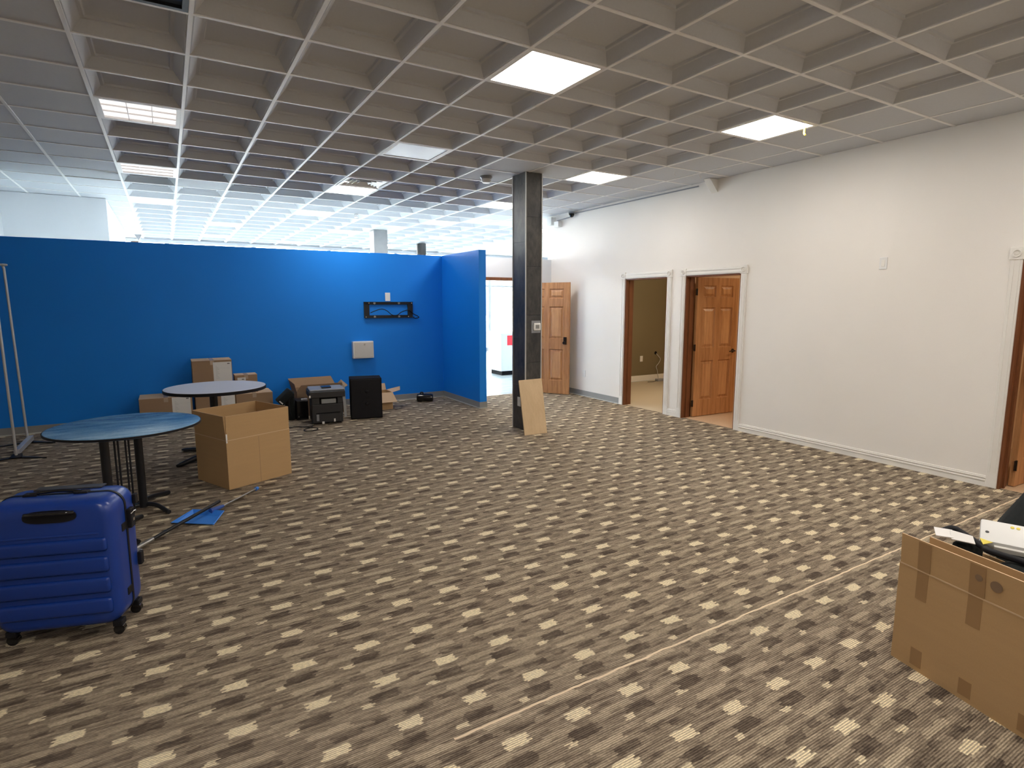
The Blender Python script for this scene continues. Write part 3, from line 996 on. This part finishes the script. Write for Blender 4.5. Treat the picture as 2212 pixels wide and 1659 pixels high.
# ================================================================== CARDBOARD
def closed_box(name, label, x0, x1, y0, y1, z0, z1, lab=None, tape_=True, rz=0.0, mat='card_dark'):
    cx, cy = (x0 + x1) / 2, (y0 + y1) / 2
    t = thing(name, label, 'box', (cx, cy, z0), rz, 'moving boxes against the blue wall')
    wx, wy, hz = (x1 - x0) / 2, (y1 - y0) / 2, z1 - z0
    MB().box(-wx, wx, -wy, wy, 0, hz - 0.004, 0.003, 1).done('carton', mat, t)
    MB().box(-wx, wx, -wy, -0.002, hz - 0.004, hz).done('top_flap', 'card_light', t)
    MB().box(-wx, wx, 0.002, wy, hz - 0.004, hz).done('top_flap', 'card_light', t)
    if tape_:
        MB().box(-0.025, 0.025, -wy - 0.001, wy, hz, hz + 0.0008).box(-0.025, 0.025, -wy - 0.0012, -wy, hz - 0.06, hz).done('tape_strip', 'clear_tape', t)
    if lab:
        a, b, c, d = lab
        s = MB().box(a - cx, b - cx, -wy - 0.0015, -wy, c - z0, d - z0).done('paper_label', 'white_paper', t)
        m = MB()
        la, lb, lc, ld = a - cx, b - cx, c - z0, d - z0
        for k in range(9):
            zz = ld - 0.06 - k * 0.02
            if zz > lc + 0.02:
                m.box(la + 0.03, la + 0.05 + 0.012 * ((k * 7) % 3), -wy - 0.0021, -wy - 0.0015, zz, zz + 0.006)
        m.box(la + 0.03, lb - 0.015, -wy - 0.0021, -wy - 0.0015, ld - 0.085, ld - 0.083)
        m.done('print_lines', 'print_grey', s)
        MB().box(lb - 0.05, lb - 0.02, -wy - 0.0023, -wy - 0.0015, ld - 0.03, ld - 0.018).done('stamp', 'ink', s)
    return t


closed_box('cardboard_box', 'left cardboard box on the floor with a white label, behind the blue table', -0.012, 0.585, 6.06, 6.50, 0, 0.405, (0.352, 0.565, 0.06, 0.40))
closed_box('cardboard_box', 'lower middle cardboard box standing behind the white table post', 0.622, 1.105, 6.06, 6.48, 0, 0.42, (0.93, 1.098, 0.10, 0.405))
closed_box('cardboard_box', 'topmost cardboard box with a big white label, above the white table', 0.612, 1.090, 6.08, 6.47, 0.4215, 0.862, (0.86, 1.084, 0.45, 0.835))
closed_box('cardboard_box', 'wide right cardboard box under the small one, behind the white table', 1.112, 1.585, 6.06, 6.50, 0, 0.378, None)
closed_box('cardboard_box', 'small cardboard box on top of the wide right one', 1.125, 1.41, 6.16, 6.40, 0.3795, 0.632, (1.155, 1.26, 0.42, 0.595))
MB().box(0, 0.001, 0, 0.001, 0, 0.001).bm.free()


def open_box(name, label, base, ang, wx, wy, hf, ht, mat='card', flare=(0.0, 0.0, 0.0, 0.0), th=0.006, group=None, skip=(), tapes=()):
    """open carton: body to hf, four upright flaps to ht; local x = wx run, y = wy run; flare tilts flaps out"""
    t = thing(name, label, 'box', base, ang, group)
    b = MB()
    b.box(0, wx, 0, th, 0, hf).box(0, wx, wy - th, wy, 0, hf).box(0, th, th, wy - th, 0, hf).box(wx - th, wx, th, wy - th, 0, hf)
    b.box(th, wx - th, th, wy - th, 0.001, 0.008)
    b.done('carton', mat, t)
    fh = ht - hf
    g = 0.004
    defs = [((g, 0, 0), (wx - g, 0, 0), (0, -1)), ((wx - g, wy, 0), (g, wy, 0), (0, 1)), ((0, wy - g, 0), (0, g, 0), (-1, 0)), ((wx, g, 0), (wx, wy - g, 0), (1, 0))]
    for k, (p, q, nrm) in enumerate(defs):
        if k in skip:
            continue
        a = flare[k]
        up_ = Vector((nrm[0] * math.sin(a), nrm[1] * math.sin(a), math.cos(a))) * fh
        p, q = Vector(p) + Vector((0, 0, hf + 0.001)), Vector(q) + Vector((0, 0, hf + 0.001))
        MB().slab([p, q, q + up_, p + up_], -th * 0.9).done('flap', mat, t)
        MB().slab([p + up_, q + up_, q + up_ * 1.006, p + up_ * 1.006], -th * 0.95).done('cut_edge', 'card_edge', t)
        m = MB()
        n_ = Vector((nrm[0], nrm[1], 0)) * 0.0012
        m.slab([p + n_ + Vector((0, 0, -0.003)), q + n_ + Vector((0, 0, -0.003)), q + n_ + Vector((0, 0, 0.003)), p + n_ + Vector((0, 0, 0.003))], 0.001)
        m.done('crease', 'card_edge', t)
    return t


# big open box in the middle left: front corner (.740,2.855); x run to the right, y run to the back left
bb = open_box('open_cardboard_box', 'large empty open cardboard box with raised flaps beside the white table', (0.742, 2.855, 0), math.atan2(0.250, 0.568), 0.615, 0.545, 0.44, 0.655, 'card', (0.03, 0.03, 0.06, -0.02), group='open cartons')
MB().box(0.02, 0.05, -0.0015, 0, 0.435, 0.49).bm.free()
MB().box(-0.001, 0.012, -0.002, 0.0, 0.42, 0.50).done('tape_scrap', 'white_paper', bb)
MB().box(0.30, 0.302, -0.0012, 0, 0.0, 0.43).done('seam_line', 'card_dark', bb)

# right foreground box: base corner (3.176,-1.384), long face runs towards the camera side (-y)
dxy = Vector((3.047 - 3.176, -1.916 + 1.384)).normalized()
rb_ang = math.atan2(dxy.y, dxy.x)
rb = open_box('open_cardboard_box', 'large cardboard box full of electronics cut by the right edge', (3.176, -1.384, 0), rb_ang, 0.80, 0.46, 0.462, 0.600, 'card', (0.05, 0.0, 0.03, 0.0), group='open cartons', skip=(1, 2, 3))
MB().box(0.07, 0.785, 0.075, 0.081, 0.02, 0.598).done('inner_flap', 'card', rb)
MB().box(0.07, 0.785, 0.0752, 0.0808, 0.598, 0.600).done('cut_edge', 'card_edge', rb)
for (a, wd_, z0, z1) in ((0.085, 0.05, 0.33, 0.462), (0.30, 0.055, 0.33, 0.462), (0.55, 0.06, 0.30, 0.462), (0.75, 0.05, 0.33, 0.462)):
    MB().box(a, a + wd_, -0.0010, 0, z0, z1).done('tape_patch', 'tape', rb)
for (a, wd_, z1) in ((0.09, 0.05, 0.10), (0.30, 0.05, 0.09), (0.52, 0.055, 0.09)):
    MB().box(a, a + wd_, -0.0010, 0, 0.02, z1).done('tape_patch', 'tape', rb)
for (a, wd_) in ((0.085, 0.055), (0.30, 0.06), (0.55, 0.065)):
    s_, c_ = math.sin(0.05), math.cos(0.05)
    MB().slab([(a, -0.0015 - 0.004 * s_, 0.466), (a + wd_, -0.0015 - 0.004 * s_, 0.466), (a + wd_, -0.0015 - 0.134 * s_, 0.596), (a, -0.0015 - 0.134 * s_, 0.596)], 0.001).done('tape_patch', 'tape', rb)
for (a, zc, rr) in ((0.335, 0.545, 0.014), (0.40, 0.538, 0.022)):
    pts = [(a + rr * math.cos(k * PI / 12), -0.0035 - (zc + rr * math.sin(k * PI / 12) - 0.462) * 0.05, zc + rr * math.sin(k * PI / 12)) for k in range(24)]
    MB().slab(pts, -0.001).done('round_stamp', plain('faded_stamp_ink', (0.25, 0.165, 0.10), 0.7), rb)

# electronics box contents
hub = thing('network_switch', 'white electronic device with ports resting on top of the right box', 'device', (3.46, -1.655, 0.562), math.radians(-70))
Rt = Matrix.Rotation(math.radians(22), 4, 'X')
MB().box(-0.08, 0.34, -0.02, 0.13, 0.0, 0.045, 0.008, 2, Rt).done('housing', 'white_plastic', hub, 40)
MB().box(-0.03, 0.33, -0.032, -0.019, 0.004, 0.030, 0.002, 1, Rt).done('tray', 'trim', hub)
for x in (0.03, 0.05):
    MB().tube([Rt @ Vector((x, 0.10, 0.044)), Rt @ Vector((x, 0.10, 0.048))], 0.007, 12).done('jack', 'yellow', hub)
MB().box(0.08, 0.20, 0.095, 0.108, 0.044, 0.047, 0, 1, Rt).done('port_slot', 'black_plastic', hub)
MB().tube([Rt @ Vector((-0.055, 0.04, 0.044)), Rt @ Vector((-0.055, 0.04, 0.047))], 0.007, 12).done('button', 'charcoal', hub)
bag1 = MB()
prof = [(0, 0.0), (0.10, 0.0), (0.155, 0.04), (0.16, 0.2), (0.14, 0.26), (0.08, 0.29), (0, 0.30)]
bag1.lathe(prof, seg=28)
for v_ in bag1.bm.verts:
    a_ = math.atan2(v_.co.y, v_.co.x)
    k_ = 1 + 0.10 * math.sin(3 * a_ + 1) + 0.05 * math.sin(7 * a_ + 9 * v_.co.z)
    v_.co.x *= k_ * 0.85
    v_.co.y *= k_ * 0.85
    v_.co.z *= 1.12
tag(bag1.done('black_bag', 'fabric_black', None, 60, (3.335, -1.80, 0.245)), 'crumpled black bag packed inside the right box', 'bag')
tag(MB().tube(curve([(3.375, -1.455, 0.59), (3.395, -1.49, 0.612), (3.40, -1.53, 0.60), (3.36, -1.62, 0.58), (3.32, -1.66, 0.585), (3.30, -1.75, 0.59), (3.28, -1.86, 0.595)]), 0.014, 10).done('cable', 'black_plastic', None, 60), 'thick black cable coiled on top of the right box', 'cable')
pch = MB().box(-0.05, 0.085, -0.045, 0.045, 0, 0.325, 0.03, 3)
tag(pch.done('black_pouch', 'fabric_black', None, 60, (3.40, -1.545, 0.245)), 'small black pouch wedged between the paper and the white device in the right box', 'pouch')
wp = MB()
wp.slab([(3.275, -1.475, 0.60), (3.335, -1.44, 0.615), (3.365, -1.50, 0.615), (3.31, -1.53, 0.60)], 0.004)
wp.slab([(3.30, -1.525, 0.595), (3.345, -1.50, 0.62), (3.375, -1.575, 0.61), (3.34, -1.60, 0.59)], 0.004)
tag(wp.done('paper_scrap', 'white_paper'), 'torn white paper sticking out at the left corner of the right box', 'paper')
tag(MB().slab([(3.345, -1.625, 0.598), (3.375, -1.60, 0.612), (3.385, -1.645, 0.605)], 0.003).done('yellow_tag', 'yellow'), 'tiny yellow tag under the white device in the right box', 'tag')
fil = thing('storage_tray', 'dark tray holding up the things in the right box', 'tray', (3.176, -1.384, 0.0), rb_ang)
MB().box(0.03, 0.77, 0.10, 0.43, 0.012, 0.24, 0.01, 2).done('body', 'black_matte', fil)

# black thing behind the right box
bk = MB()
bk.lathe([(0, 0), (0.30, 0.0), (0.37, 0.08), (0.36, 0.26), (0.29, 0.42), (0.22, 0.56), (0.15, 0.66), (0.05, 0.72), (0, 0.73)], seg=40)
for v_ in bk.bm.verts:
    a_ = math.atan2(v_.co.y, v_.co.x)
    k_ = 1 + 0.07 * math.sin(4 * a_ + 3 * v_.co.z) + 0.03 * math.sin(11 * a_ + 12 * v_.co.z)
    v_.co.x *= k_
    v_.co.y *= k_
tag(bk.done('black_duffel_bag', 'fabric_black', None, 70, (4.88, -1.575, 0)), 'tall black fabric bag standing behind the right box at the picture edge', 'bag')

# ================================================================== SUITCASE
ax = Vector((-0.950, 0.312, 0)).normalized()
sroot_pos = Vector((0.085, 0.645, 0)) + ax * 0.270 + Vector((0.312, 0.950, 0)) * 0.145
sz = math.atan2(-ax.y, -ax.x)      # local +x points to the right, local -y faces the camera
su = thing('suitcase', 'royal blue hard-shell suitcase standing at the left edge', 'suitcase', tuple(sroot_pos), sz)
W2, D2, Z0, Z1 = 0.270, 0.145, 0.060, 0.705


def rrect(w_, z0, z1, r_, n=8):
    pts = []
    for cx_, cz_, a0 in ((w_ - r_, z1 - r_, 0), (-w_ + r_, z1 - r_, 90), (-w_ + r_, z0 + r_, 180), (w_ - r_, z0 + r_, 270)):
        for k in range(n + 1):
            a = math.radians(a0 + 90 * k / n)
            pts.append((cx_ + r_ * math.cos(a), cz_ + r_ * math.sin(a)))
    return pts


def shell(s):
    b = MB()
    rings = []
    for inset, dd in ((0.0, 0.006), (0.0, 0.075), (0.004, 0.105), (0.012, 0.126), (0.026, 0.139), (0.045, 0.145)):
        pts = rrect(W2 - inset, Z0 + inset, Z1 - inset, 0.075 - inset * 0.5)
        rings.append([b.bm.verts.new((x, s * dd, z)) for x, z in pts])
    k = len(rings[0])
    for a, c in zip(rings, rings[1:]):
        for i in range(k):
            j = (i + 1) % k
            b.bm.faces.new((a[i], a[j], c[j], c[i]))
    b.bm.faces.new(rings[-1])
    b.bm.faces.new(rings[0][::-1])
    # raised horizontal ribs of the face
    y0, y1 = (0.130, 0.158)
    for (za, zb) in ((0.135, 0.215), (0.240, 0.320), (0.345, 0.425), (0.450, 0.520)):
        ya, yb_ = sorted((s * y0, s * y1))
        b.box(-W2 + 0.03, W2 - 0.03, ya, yb_, za, zb, 0.017, 3)
    ya, yb_ = sorted((s * 0.138, s * 0.148))
    b.box(-W2 + 0.05, W2 - 0.06, ya, yb_, 0.535, 0.548, 0.004, 2)
    return b


shell(-1).done('front_shell', 'suit_blue', su, 30)
shell(1).done('rear_shell', 'suit_blue', su, 30)
zp = rrect(W2 + 0.0035, Z0 - 0.0035, Z1 + 0.0035, 0.078)
m = MB()
ra = [m.bm.verts.new((x, -0.008, z)) for x, z in zp]
rb_ = [m.bm.verts.new((x, 0.008, z)) for x, z in zp]
zi = rrect(W2 - 0.004, Z0 + 0.004, Z1 - 0.004, 0.071)
rc = [m.bm.verts.new((x, 0.008, z)) for x, z in zi]
rd = [m.bm.verts.new((x, -0.008, z)) for x, z in zi]
for i in range(len(zp)):
    j = (i + 1) % len(zp)
    for a, c in ((ra, rb_), (rb_, rc), (rc, rd), (rd, ra)):
        m.bm.faces.new((a[i], a[j], c[j], c[i]))
m.done('zipper', 'black_plastic', su, 40)
# front recessed handle
m = MB()
pts = [(0.015 + 0.110 * math.copysign(abs(math.cos(a)) ** 0.7, math.cos(a)), -0.1455, 0.640 + 0.030 * math.copysign(abs(math.sin(a)) ** 0.7, math.sin(a))) for a in [k * PI / 20 for k in range(40)]]
m.slab(pts, 0.006)
hs = m.done('handle_recess', 'black_plastic', su)
m = MB()
m.tube(curve([(-0.085, -0.148, 0.655), (-0.04, -0.164, 0.660), (0.07, -0.166, 0.660), (0.115, -0.148, 0.655)]), 0.009, 12)
m.done('grip', 'black_gloss', hs, 50)
# top carry handle
m = MB()
m.tube(curve([(-0.125, -0.006, 0.712), (-0.06, -0.010, 0.722), (0.02, -0.010, 0.724), (0.09, -0.006, 0.712)]), [0.008] * 25, 10)
m.done('carry_handle', 'black_gloss', su, 50)
for x in (-0.125, 0.09):
    MB().box(x - 0.03, x + 0.03, -0.022, 0.018, 0.703, 0.716, 0.004, 2).done('handle_mount', 'black_plastic', su)
m = MB().box(-0.15, 0.15, 0.06, 0.12, 0.704, 0.712, 0.004, 2)
m.done('telescopic_grip', 'charcoal', su)
# lock, side feet, corners, wheels
MB().box(W2, W2 + 0.022, 0.005, 0.055, 0.50, 0.60, 0.005, 2).done('combination_lock', 'black_plastic', su)
MB().tube(curve([(W2 + 0.02, 0.01, 0.575), (W2 + 0.032, 0.02, 0.587), (W2 + 0.034, 0.036, 0.582), (W2 + 0.024, 0.044, 0.57)]), 0.0035, 8).box(W2 + 0.021, W2 + 0.026, 0.016, 0.036, 0.535, 0.55).done('zip_puller', 'chrome', su)
for z in (0.30,):
    MB().box(W2 - 0.002, W2 + 0.018, 0.09, 0.125, z - 0.035, z + 0.035, 0.005, 2).done('side_foot', 'black_plastic', su)
MB().box(W2 - 0.003, W2 + 0.015, 0.09, 0.125, 0.60, 0.65, 0.005, 2).done('side_foot', 'black_plastic', su)
for z in (0.525, 0.19):
    MB().box(W2 - 0.015, W2 + 0.004, -0.055, -0.006, z - 0.02, z + 0.02, 0.004, 2).done('corner_clip', 'black_plastic', su)
for sx in (-1, 1):
    for sy in (-1, 1):
        x, y = sx * (W2 - 0.055), sy * (D2 - 0.045)
        if sx > 0:
            x = W2 - 0.03
        wl = MB().box(x - 0.022, x + 0.022, y - 0.025, y + 0.025, 0.045, 0.075, 0.005, 2).done('caster', 'black_plastic', su)
        MB().tube([(x, y - 0.014, 0.025), (x, y + 0.014, 0.025)], 0.025, 24).done('wheel', 'black_gloss', wl, 40)
MB().box(-W2 + 0.08, W2 - 0.08, -0.08, 0.08, 0.050, 0.064).done('base_plate', 'black_plastic', su)

# ================================================================== DUSTPAN AND BROOM
dp = thing('dustpan', 'sky blue dustpan with a long thin metal handle on the carpet', 'dustpan')
A_, B_, C_, D_ = Vector((0.298, 2.206, 0.012)), Vector((0.446, 2.343, 0.042)), Vector((0.650, 2.186, 0.042)), Vector((0.564, 2.004, 0.012))
Ai, Bi, Ci, Di = Vector((0.330, 2.200, 0.008)), Vector((0.448, 2.306, 0.008)), Vector((0.612, 2.180, 0.008)), Vector((0.546, 2.036, 0.008))
m = MB()
for f_ in ((Ai, Bi, B_, A_), (Bi, Ci, C_, B_), (Ci, Di, D_, C_), (Ai, Di, Ci, Bi), (A_, D_, Di, Ai)):
    m.slab(f_, 0.003)
m.done('pan', 'pan_blue', dp)
MB().tube([A_, B_, C_, D_], 0.004, 8).done('rim', 'pan_blue', dp)
hb = (B_ + C_) / 2
MB().tube([(0.560, 2.235, 0.042), (0.60, 2.265, 0.044), (0.654, 2.310, 0.042)], [0.020, 0.018, 0.012], 14).done('socket', 'pan_blue_dark', dp, 50)
ha, he = Vector((0.64, 2.298, 0.042)), Vector((0.935, 2.694, 0.022))
MB().tube([ha, he], 0.007, 12).done('handle', 'steel', dp, 40)
MB().tube([he, he + (he - ha).normalized() * 0.03], 0.015, 14).done('end_cap', 'pan_blue', dp, 40)
bm_ = thing('broom', 'black-handled broom lying across the dustpan, its head behind the suitcase', 'broom')
p0, p1 = Vector((0.120, 1.757, 0.040)), Vector((0.628, 2.268, 0.098))
MB().tube([p0, p1], 0.0125, 14).done('handle', 'black_metal', bm_, 40)
dr = (p1 - p0).normalized()
sd = Vector((-dr.y, dr.x, 0)).normalized()
MB().tube([p0 - dr * 0.05, p0 + dr * 0.10], 0.0145, 14).done('ferrule', 'steel', bm_, 40)
MB().slab([p0 - dr * 0.03 - sd * 0.05 - Vector((0, 0, 0.012)), p0 - dr * 0.03 + sd * 0.17 - Vector((0, 0, 0.012)), p0 - dr * 0.09 + sd * 0.15 - Vector((0, 0, 0.022)), p0 - dr * 0.09 - sd * 0.05 - Vector((0, 0, 0.022))], 0.018).done('head', 'grey_plastic', bm_)
MB().slab([p0 - dr * 0.09 - sd * 0.05 - Vector((0, 0, 0.026)), p0 - dr * 0.09 + sd * 0.15 - Vector((0, 0, 0.026)), p0 - dr * 0.16 + sd * 0.17 - Vector((0, 0, 0.032)), p0 - dr * 0.16 - sd * 0.07 - Vector((0, 0, 0.032))], 0.022).done('bristles', 'charcoal', bm_)

# ================================================================== GARMENT RACK
gr = thing('garment_rack', 'silver garment rack end frame on black feet at the left edge', 'rack', (-1.11, 5.58, 0))
y0, y1 = -0.395, 0.40
rt = 0.013
MB().tube([(0.012, y0, 0.03), (0.0, y0, 1.99)], rt, 14).done('upright', 'rack', gr, 40)
MB().tube([(-0.02, y1, 0.03), (-0.05, y1, 2.02)], rt, 14).done('upright', 'rack', gr, 40)
MB().tube(curve([(-0.05, y1, 2.015), (-0.06, y1 - 0.01, 2.045), (-0.09, y1 - 0.04, 2.055), (-0.9, y1 - 0.06, 2.055), (-1.5, y1 - 0.06, 2.055)]), rt, 14).done('top_rail', 'rack', gr, 50)
MB().tube(curve([(0.0, y0, 1.985), (-0.02, y0, 2.02), (-0.06, y0, 2.03), (-0.9, y0, 2.03), (-1.5, y0, 2.03)]), rt, 14).done('top_rail', 'rack', gr, 50)
MB().box(-0.012, 0.038, y0 + 0.02, y1 - 0.0, 0.030, 0.085, 0.003, 1).done('base_bar', 'rack', gr)
for (yy, xx) in ((y0, 0.01), (y1, -0.02)):
    m = MB()
    m.slab([(xx - 0.30, yy - 0.16, 0.003), (xx + 0.0, yy - 0.035, 0.003), (xx + 0.28, yy - 0.19, 0.003), (xx + 0.03, yy + 0.035, 0.003)], -0.012)
    m.slab([(xx - 0.05, yy - 0.06, 0.006), (xx + 0.06, yy - 0.06, 0.006), (xx + 0.05, yy + 0.03, 0.03), (xx - 0.03, yy + 0.03, 0.03)], 0.012)
    m.done('foot', 'black_metal', gr)
for yy in (y0, y1):
    MB().tube([(-1.5, yy, 0.03), (-1.5, yy, 2.05)], rt, 14).done('upright', 'rack', gr, 40)
MB().box(-1.53, -1.48, y0 + 0.02, y1, 0.030, 0.085, 0.003, 1).done('base_bar', 'rack', gr)

# ================================================================== ELECTRONICS BY THE WALL
sb = thing('loudspeaker', 'tall black two-driver loudspeaker cabinet beside the printer', 'speaker', (2.50, 5.375, 0), math.atan2(5.275 - 5.375, 2.928 - 2.497))
MB().box(0, 0.435, 0, 0.33, 0, 0.575, 0.008, 2).done('cabinet', 'black_matte', sb)
MB().box(0.012, 0.423, -0.008, 0.0, 0.012, 0.563, 0.003, 1).done('grille', 'black_plastic', sb)
for z in (0.385, 0.205):
    m = MB()
    m.tube([(0.235, -0.008, z), (0.235, -0.016, z)], 0.085, 32)
    dvr = m.done('driver', 'black_plastic', sb, 40)
    MB().tube([(0.225, -0.016, z + 0.01), (0.225, -0.034, z + 0.01), (0.225, -0.040, z + 0.01)], [0.024, 0.020, 0.008], 20).done('dust_cap', 'black_plastic', dvr, 50)

pr_ = thing('printer', 'black multifunction office printer with a scanner lid, left of the loudspeaker', 'printer', (1.953, 5.245, 0), math.atan2(5.197 - 5.242, 2.346 - 1.951))
MB().box(0.0, 0.40, 0.02, 0.40, 0.015, 0.275, 0.010, 2).done('body', 'charcoal', pr_)
MB().box(0.0, 0.10, 0.02, 0.40, 0.275, 0.365, 0.006, 1).box(0.33, 0.40, 0.02, 0.40, 0.275, 0.365, 0.006, 1).box(0.10, 0.33, 0.22, 0.40, 0.275, 0.365).done('output_bay', 'charcoal', pr_)
MB().box(0.12, 0.31, 0.0, 0.025, 0.285, 0.345, 0.004, 1).done('control_panel', 'grey_base', pr_)
MB().box(-0.035, 0.435, -0.01, 0.42, 0.366, 0.452, 0.010, 2).done('scanner', 'charcoal', pr_)
MB().box(-0.02, 0.43, 0.02, 0.42, 0.453, 0.475, 0.010, 2).done('scanner_lid', 'grey_plastic', pr_)
MB().box(0.14, 0.27, 0.12, 0.26, 0.4755, 0.495, 0.008, 2).done('document_slot', 'black_gloss', pr_)
MB().box(0.05, 0.36, 0.008, 0.02, 0.03, 0.14, 0.003, 1).done('paper_drawer', 'charcoal', pr_)
MB().box(0.05, 0.36, 0.010, 0.021, 0.150, 0.158).done('slot_line', 'black_matte', pr_)
MB().box(0.05, 0.085, 0.004, 0.009, 0.05, 0.14, 0.004, 1).done('side_catch', 'grey_plastic', pr_)
MB().box(0.12, 0.15, 0.003, 0.009, 0.008, 0.04).done('white_sticker', 'white_paper', pr_)
MB().box(0.275, 0.295, 0.003, 0.009, 0.03, 0.07).done('white_sticker', 'white_paper', pr_)
MB().box(-0.034, -0.014, -0.013, -0.009, 0.375, 0.405).done('white_sticker', 'white_paper', pr_)
for x in (0.04, 0.36):
    MB().box(x - 0.02, x + 0.02, 0.05, 0.09, 0.0, 0.018).done('foot', 'black_plastic', pr_)

pc = thing('computer_tower', 'low black computer case between the backpack and the printer', 'computer', (1.838, 5.70, 0), 0.0)
MB().box(0.0, 0.155, 0.0, 0.27, 0.0, 0.275, 0.004, 1).done('case', 'black_plastic', pc)
MB().box(0.005, 0.150, -0.012, 0.0, 0.006, 0.268, 0.004, 1).done('front_bezel', 'black_gloss', pc)
MB().tube([(0.02, -0.012, 0.05), (0.02, -0.015, 0.05)], 0.008, 10).done('power_button', 'steel', pc)
MB().box(0.07, 0.15, 0.02, 0.05, 0.2755, 0.295).done('white_block', 'white_paper', pc)

bpr = thing('backpack', 'black backpack slumped beside the computer case with its lid hanging left', 'backpack', (1.72, 5.74, 0))
MB().box(0.0, 0.105, 0.0, 0.20, 0.0, 0.40, 0.025, 3).done('main_pocket', 'fabric_black', bpr, 60)
Rb = Matrix.Translation((-0.01, 0.0, 0.335)) @ Matrix.Rotation(math.radians(-43), 4, 'Y')
MB().box(-0.125, 0.115, -0.03, 0.20, -0.055, 0.045, 0.025, 3, Rb).done('lid_pocket', 'fabric_black', bpr, 60)
MB().tube(curve([(0.03, -0.012, 0.33), (0.02, -0.03, 0.24), (0.03, -0.03, 0.12), (0.06, -0.015, 0.02)]), 0.007, 8).done('strap', 'black_plastic', bpr, 60)
MB().box(-0.105, -0.09, -0.034, -0.030, -0.03, 0.03, 0, 1, Rb).done('reflective_tag', 'white_paper', bpr)

ob = thing('open_cardboard_box', 'brown open carton against the blue wall behind the printer', 'box', (1.90, 5.98, 0), 0.0, 'open cartons')
m = MB().box(0, 0.66, 0, 0.006, 0, 0.36).box(0, 0.66, 0.44, 0.446, 0, 0.36).box(0, 0.006, 0.006, 0.44, 0, 0.36).box(0.654, 0.66, 0.006, 0.44, 0, 0.36).box(0.006, 0.654, 0.006, 0.44, 0, 0.006)
m.done('carton', 'card_dark', ob)
MB().slab([(0.0, 0.0, 0.361), (0.66, 0.0, 0.361), (0.64, -0.02, 0.455), (0.06, -0.02, 0.455)], -0.005).done('flap', 'card_dark', ob)
MB().slab([(0.0, 0.446, 0.361), (0.66, 0.446, 0.361), (0.60, 0.50, 0.50), (-0.03, 0.50, 0.50)], -0.005).done('flap', 'card_dark', ob)
MB().slab([(0.0, 0.006, 0.361), (0.0, 0.44, 0.361), (-0.03, 0.44, 0.49), (-0.02, 0.03, 0.47)], -0.005).done('flap', 'card_dark', ob)
MB().slab([(0.66, 0.006, 0.361), (0.66, 0.44, 0.361), (0.74, 0.42, 0.44), (0.74, 0.03, 0.40)], -0.005).done('flap', 'card_dark', ob)

oc = thing('open_cardboard_box', 'small open carton with pale flaps spread, right of the loudspeaker', 'box', (2.90, 5.86, 0), 0.0, 'open cartons')
m = MB().box(0, 0.38, 0, 0.005, 0, 0.262).box(0, 0.38, 0.30, 0.305, 0, 0.262).box(0, 0.005, 0.005, 0.30, 0, 0.262).box(0.375, 0.38, 0.005, 0.30, 0, 0.262).box(0.005, 0.375, 0.005, 0.30, 0, 0.005)
m.done('carton', 'card', oc)
MB().slab([(0.0, -0.001, 0.264), (0.38, -0.001, 0.264), (0.42, -0.10, 0.125), (0.0, -0.10, 0.125)], 0.004).done('flap', 'card_light', oc)
MB().slab([(0.381, 0.0, 0.264), (0.381, 0.30, 0.264), (0.58, 0.22, 0.315), (0.50, 0.0, 0.29)], 0.004).done('flap', 'card_light', oc)
MB().slab([(0.0, 0.306, 0.264), (0.38, 0.306, 0.264), (0.38, 0.36, 0.36), (0.0, 0.36, 0.36)], -0.004).done('flap', 'card_light', oc)
# thin pale board leaning between printer and loudspeaker
tag(MB().slab([(2.465, 5.60, 0.0), (2.50, 5.60, 0.0), (2.50, 5.66, 0.44), (2.455, 5.66, 0.46)], 0.004).done('paper_strip', 'white_paper'), 'pale card strip showing between the printer and the loudspeaker', 'card')
mn = thing('monitor', 'dark screen standing between the printer and the loudspeaker', 'monitor', (2.36, 5.72, 0), -0.2)
MB().box(-0.09, 0.12, 0.0, 0.03, 0.06, 0.40, 0.006, 1).done('screen', 'black_gloss', mn)
MB().box(-0.08, 0.10, -0.03, 0.09, 0.0, 0.012).box(0.0, 0.03, 0.012, 0.028, 0.012, 0.06).done('stand', 'black_plastic', mn)

cy = thing('portable_speaker', 'glossy black cylinder lying on the carpet by the blue wall corner', 'speaker', (3.955, 6.21, 0.068), math.atan2(-0.14, 0.25))
MB().tube([(-0.135, 0, 0), (-0.128, 0, 0), (-0.10, 0, 0), (0.10, 0, 0), (0.128, 0, 0), (0.135, 0, 0)], [0.045, 0.060, 0.067, 0.064, 0.056, 0.044], 32).done('body', 'black_gloss', cy, 40)
MB().tube(curve([(-0.075, 0, 0.062), (-0.07, 0, 0.085), (-0.04, 0, 0.088), (-0.03, 0, 0.066)]), 0.012, 10).done('handle', 'black_plastic', cy, 50)
MB().tube([(0.02, 0, 0.064), (0.02, 0, 0.072)], 0.010, 12).done('knob', 'chrome', cy)

lp = [(1.94, 5.20, 0.006), (1.90, 5.12, 0.006), (1.80, 5.02, 0.006), (1.79, 4.93, 0.006), (1.87, 4.88, 0.008), (1.95, 4.94, 0.010), (1.94, 5.04, 0.008), (1.86, 5.11, 0.012), (1.75, 5.24, 0.006), (1.63, 5.26, 0.006)]
tag(MB().tube(curve(lp), 0.006, 8).done('cable', 'black_plastic', None, 60), 'thin black cable looped on the carpet in front of the printer', 'cable')

# shelf board leaning on the column
m = MB()
bq0, bq1 = Vector((4.080, 3.285, 0)), Vector((4.398, 3.262, 0))
bt0, bt1 = Vector((4.110, 3.478, 0.665)), Vector((4.455, 3.480, 0.668))
m.slab([bq0, bq1, bt1, bt0], -0.018)
tag(m.done('shelf_board', 'plywood'), 'pale wooden board leaning against the foot of the slate column', 'board')
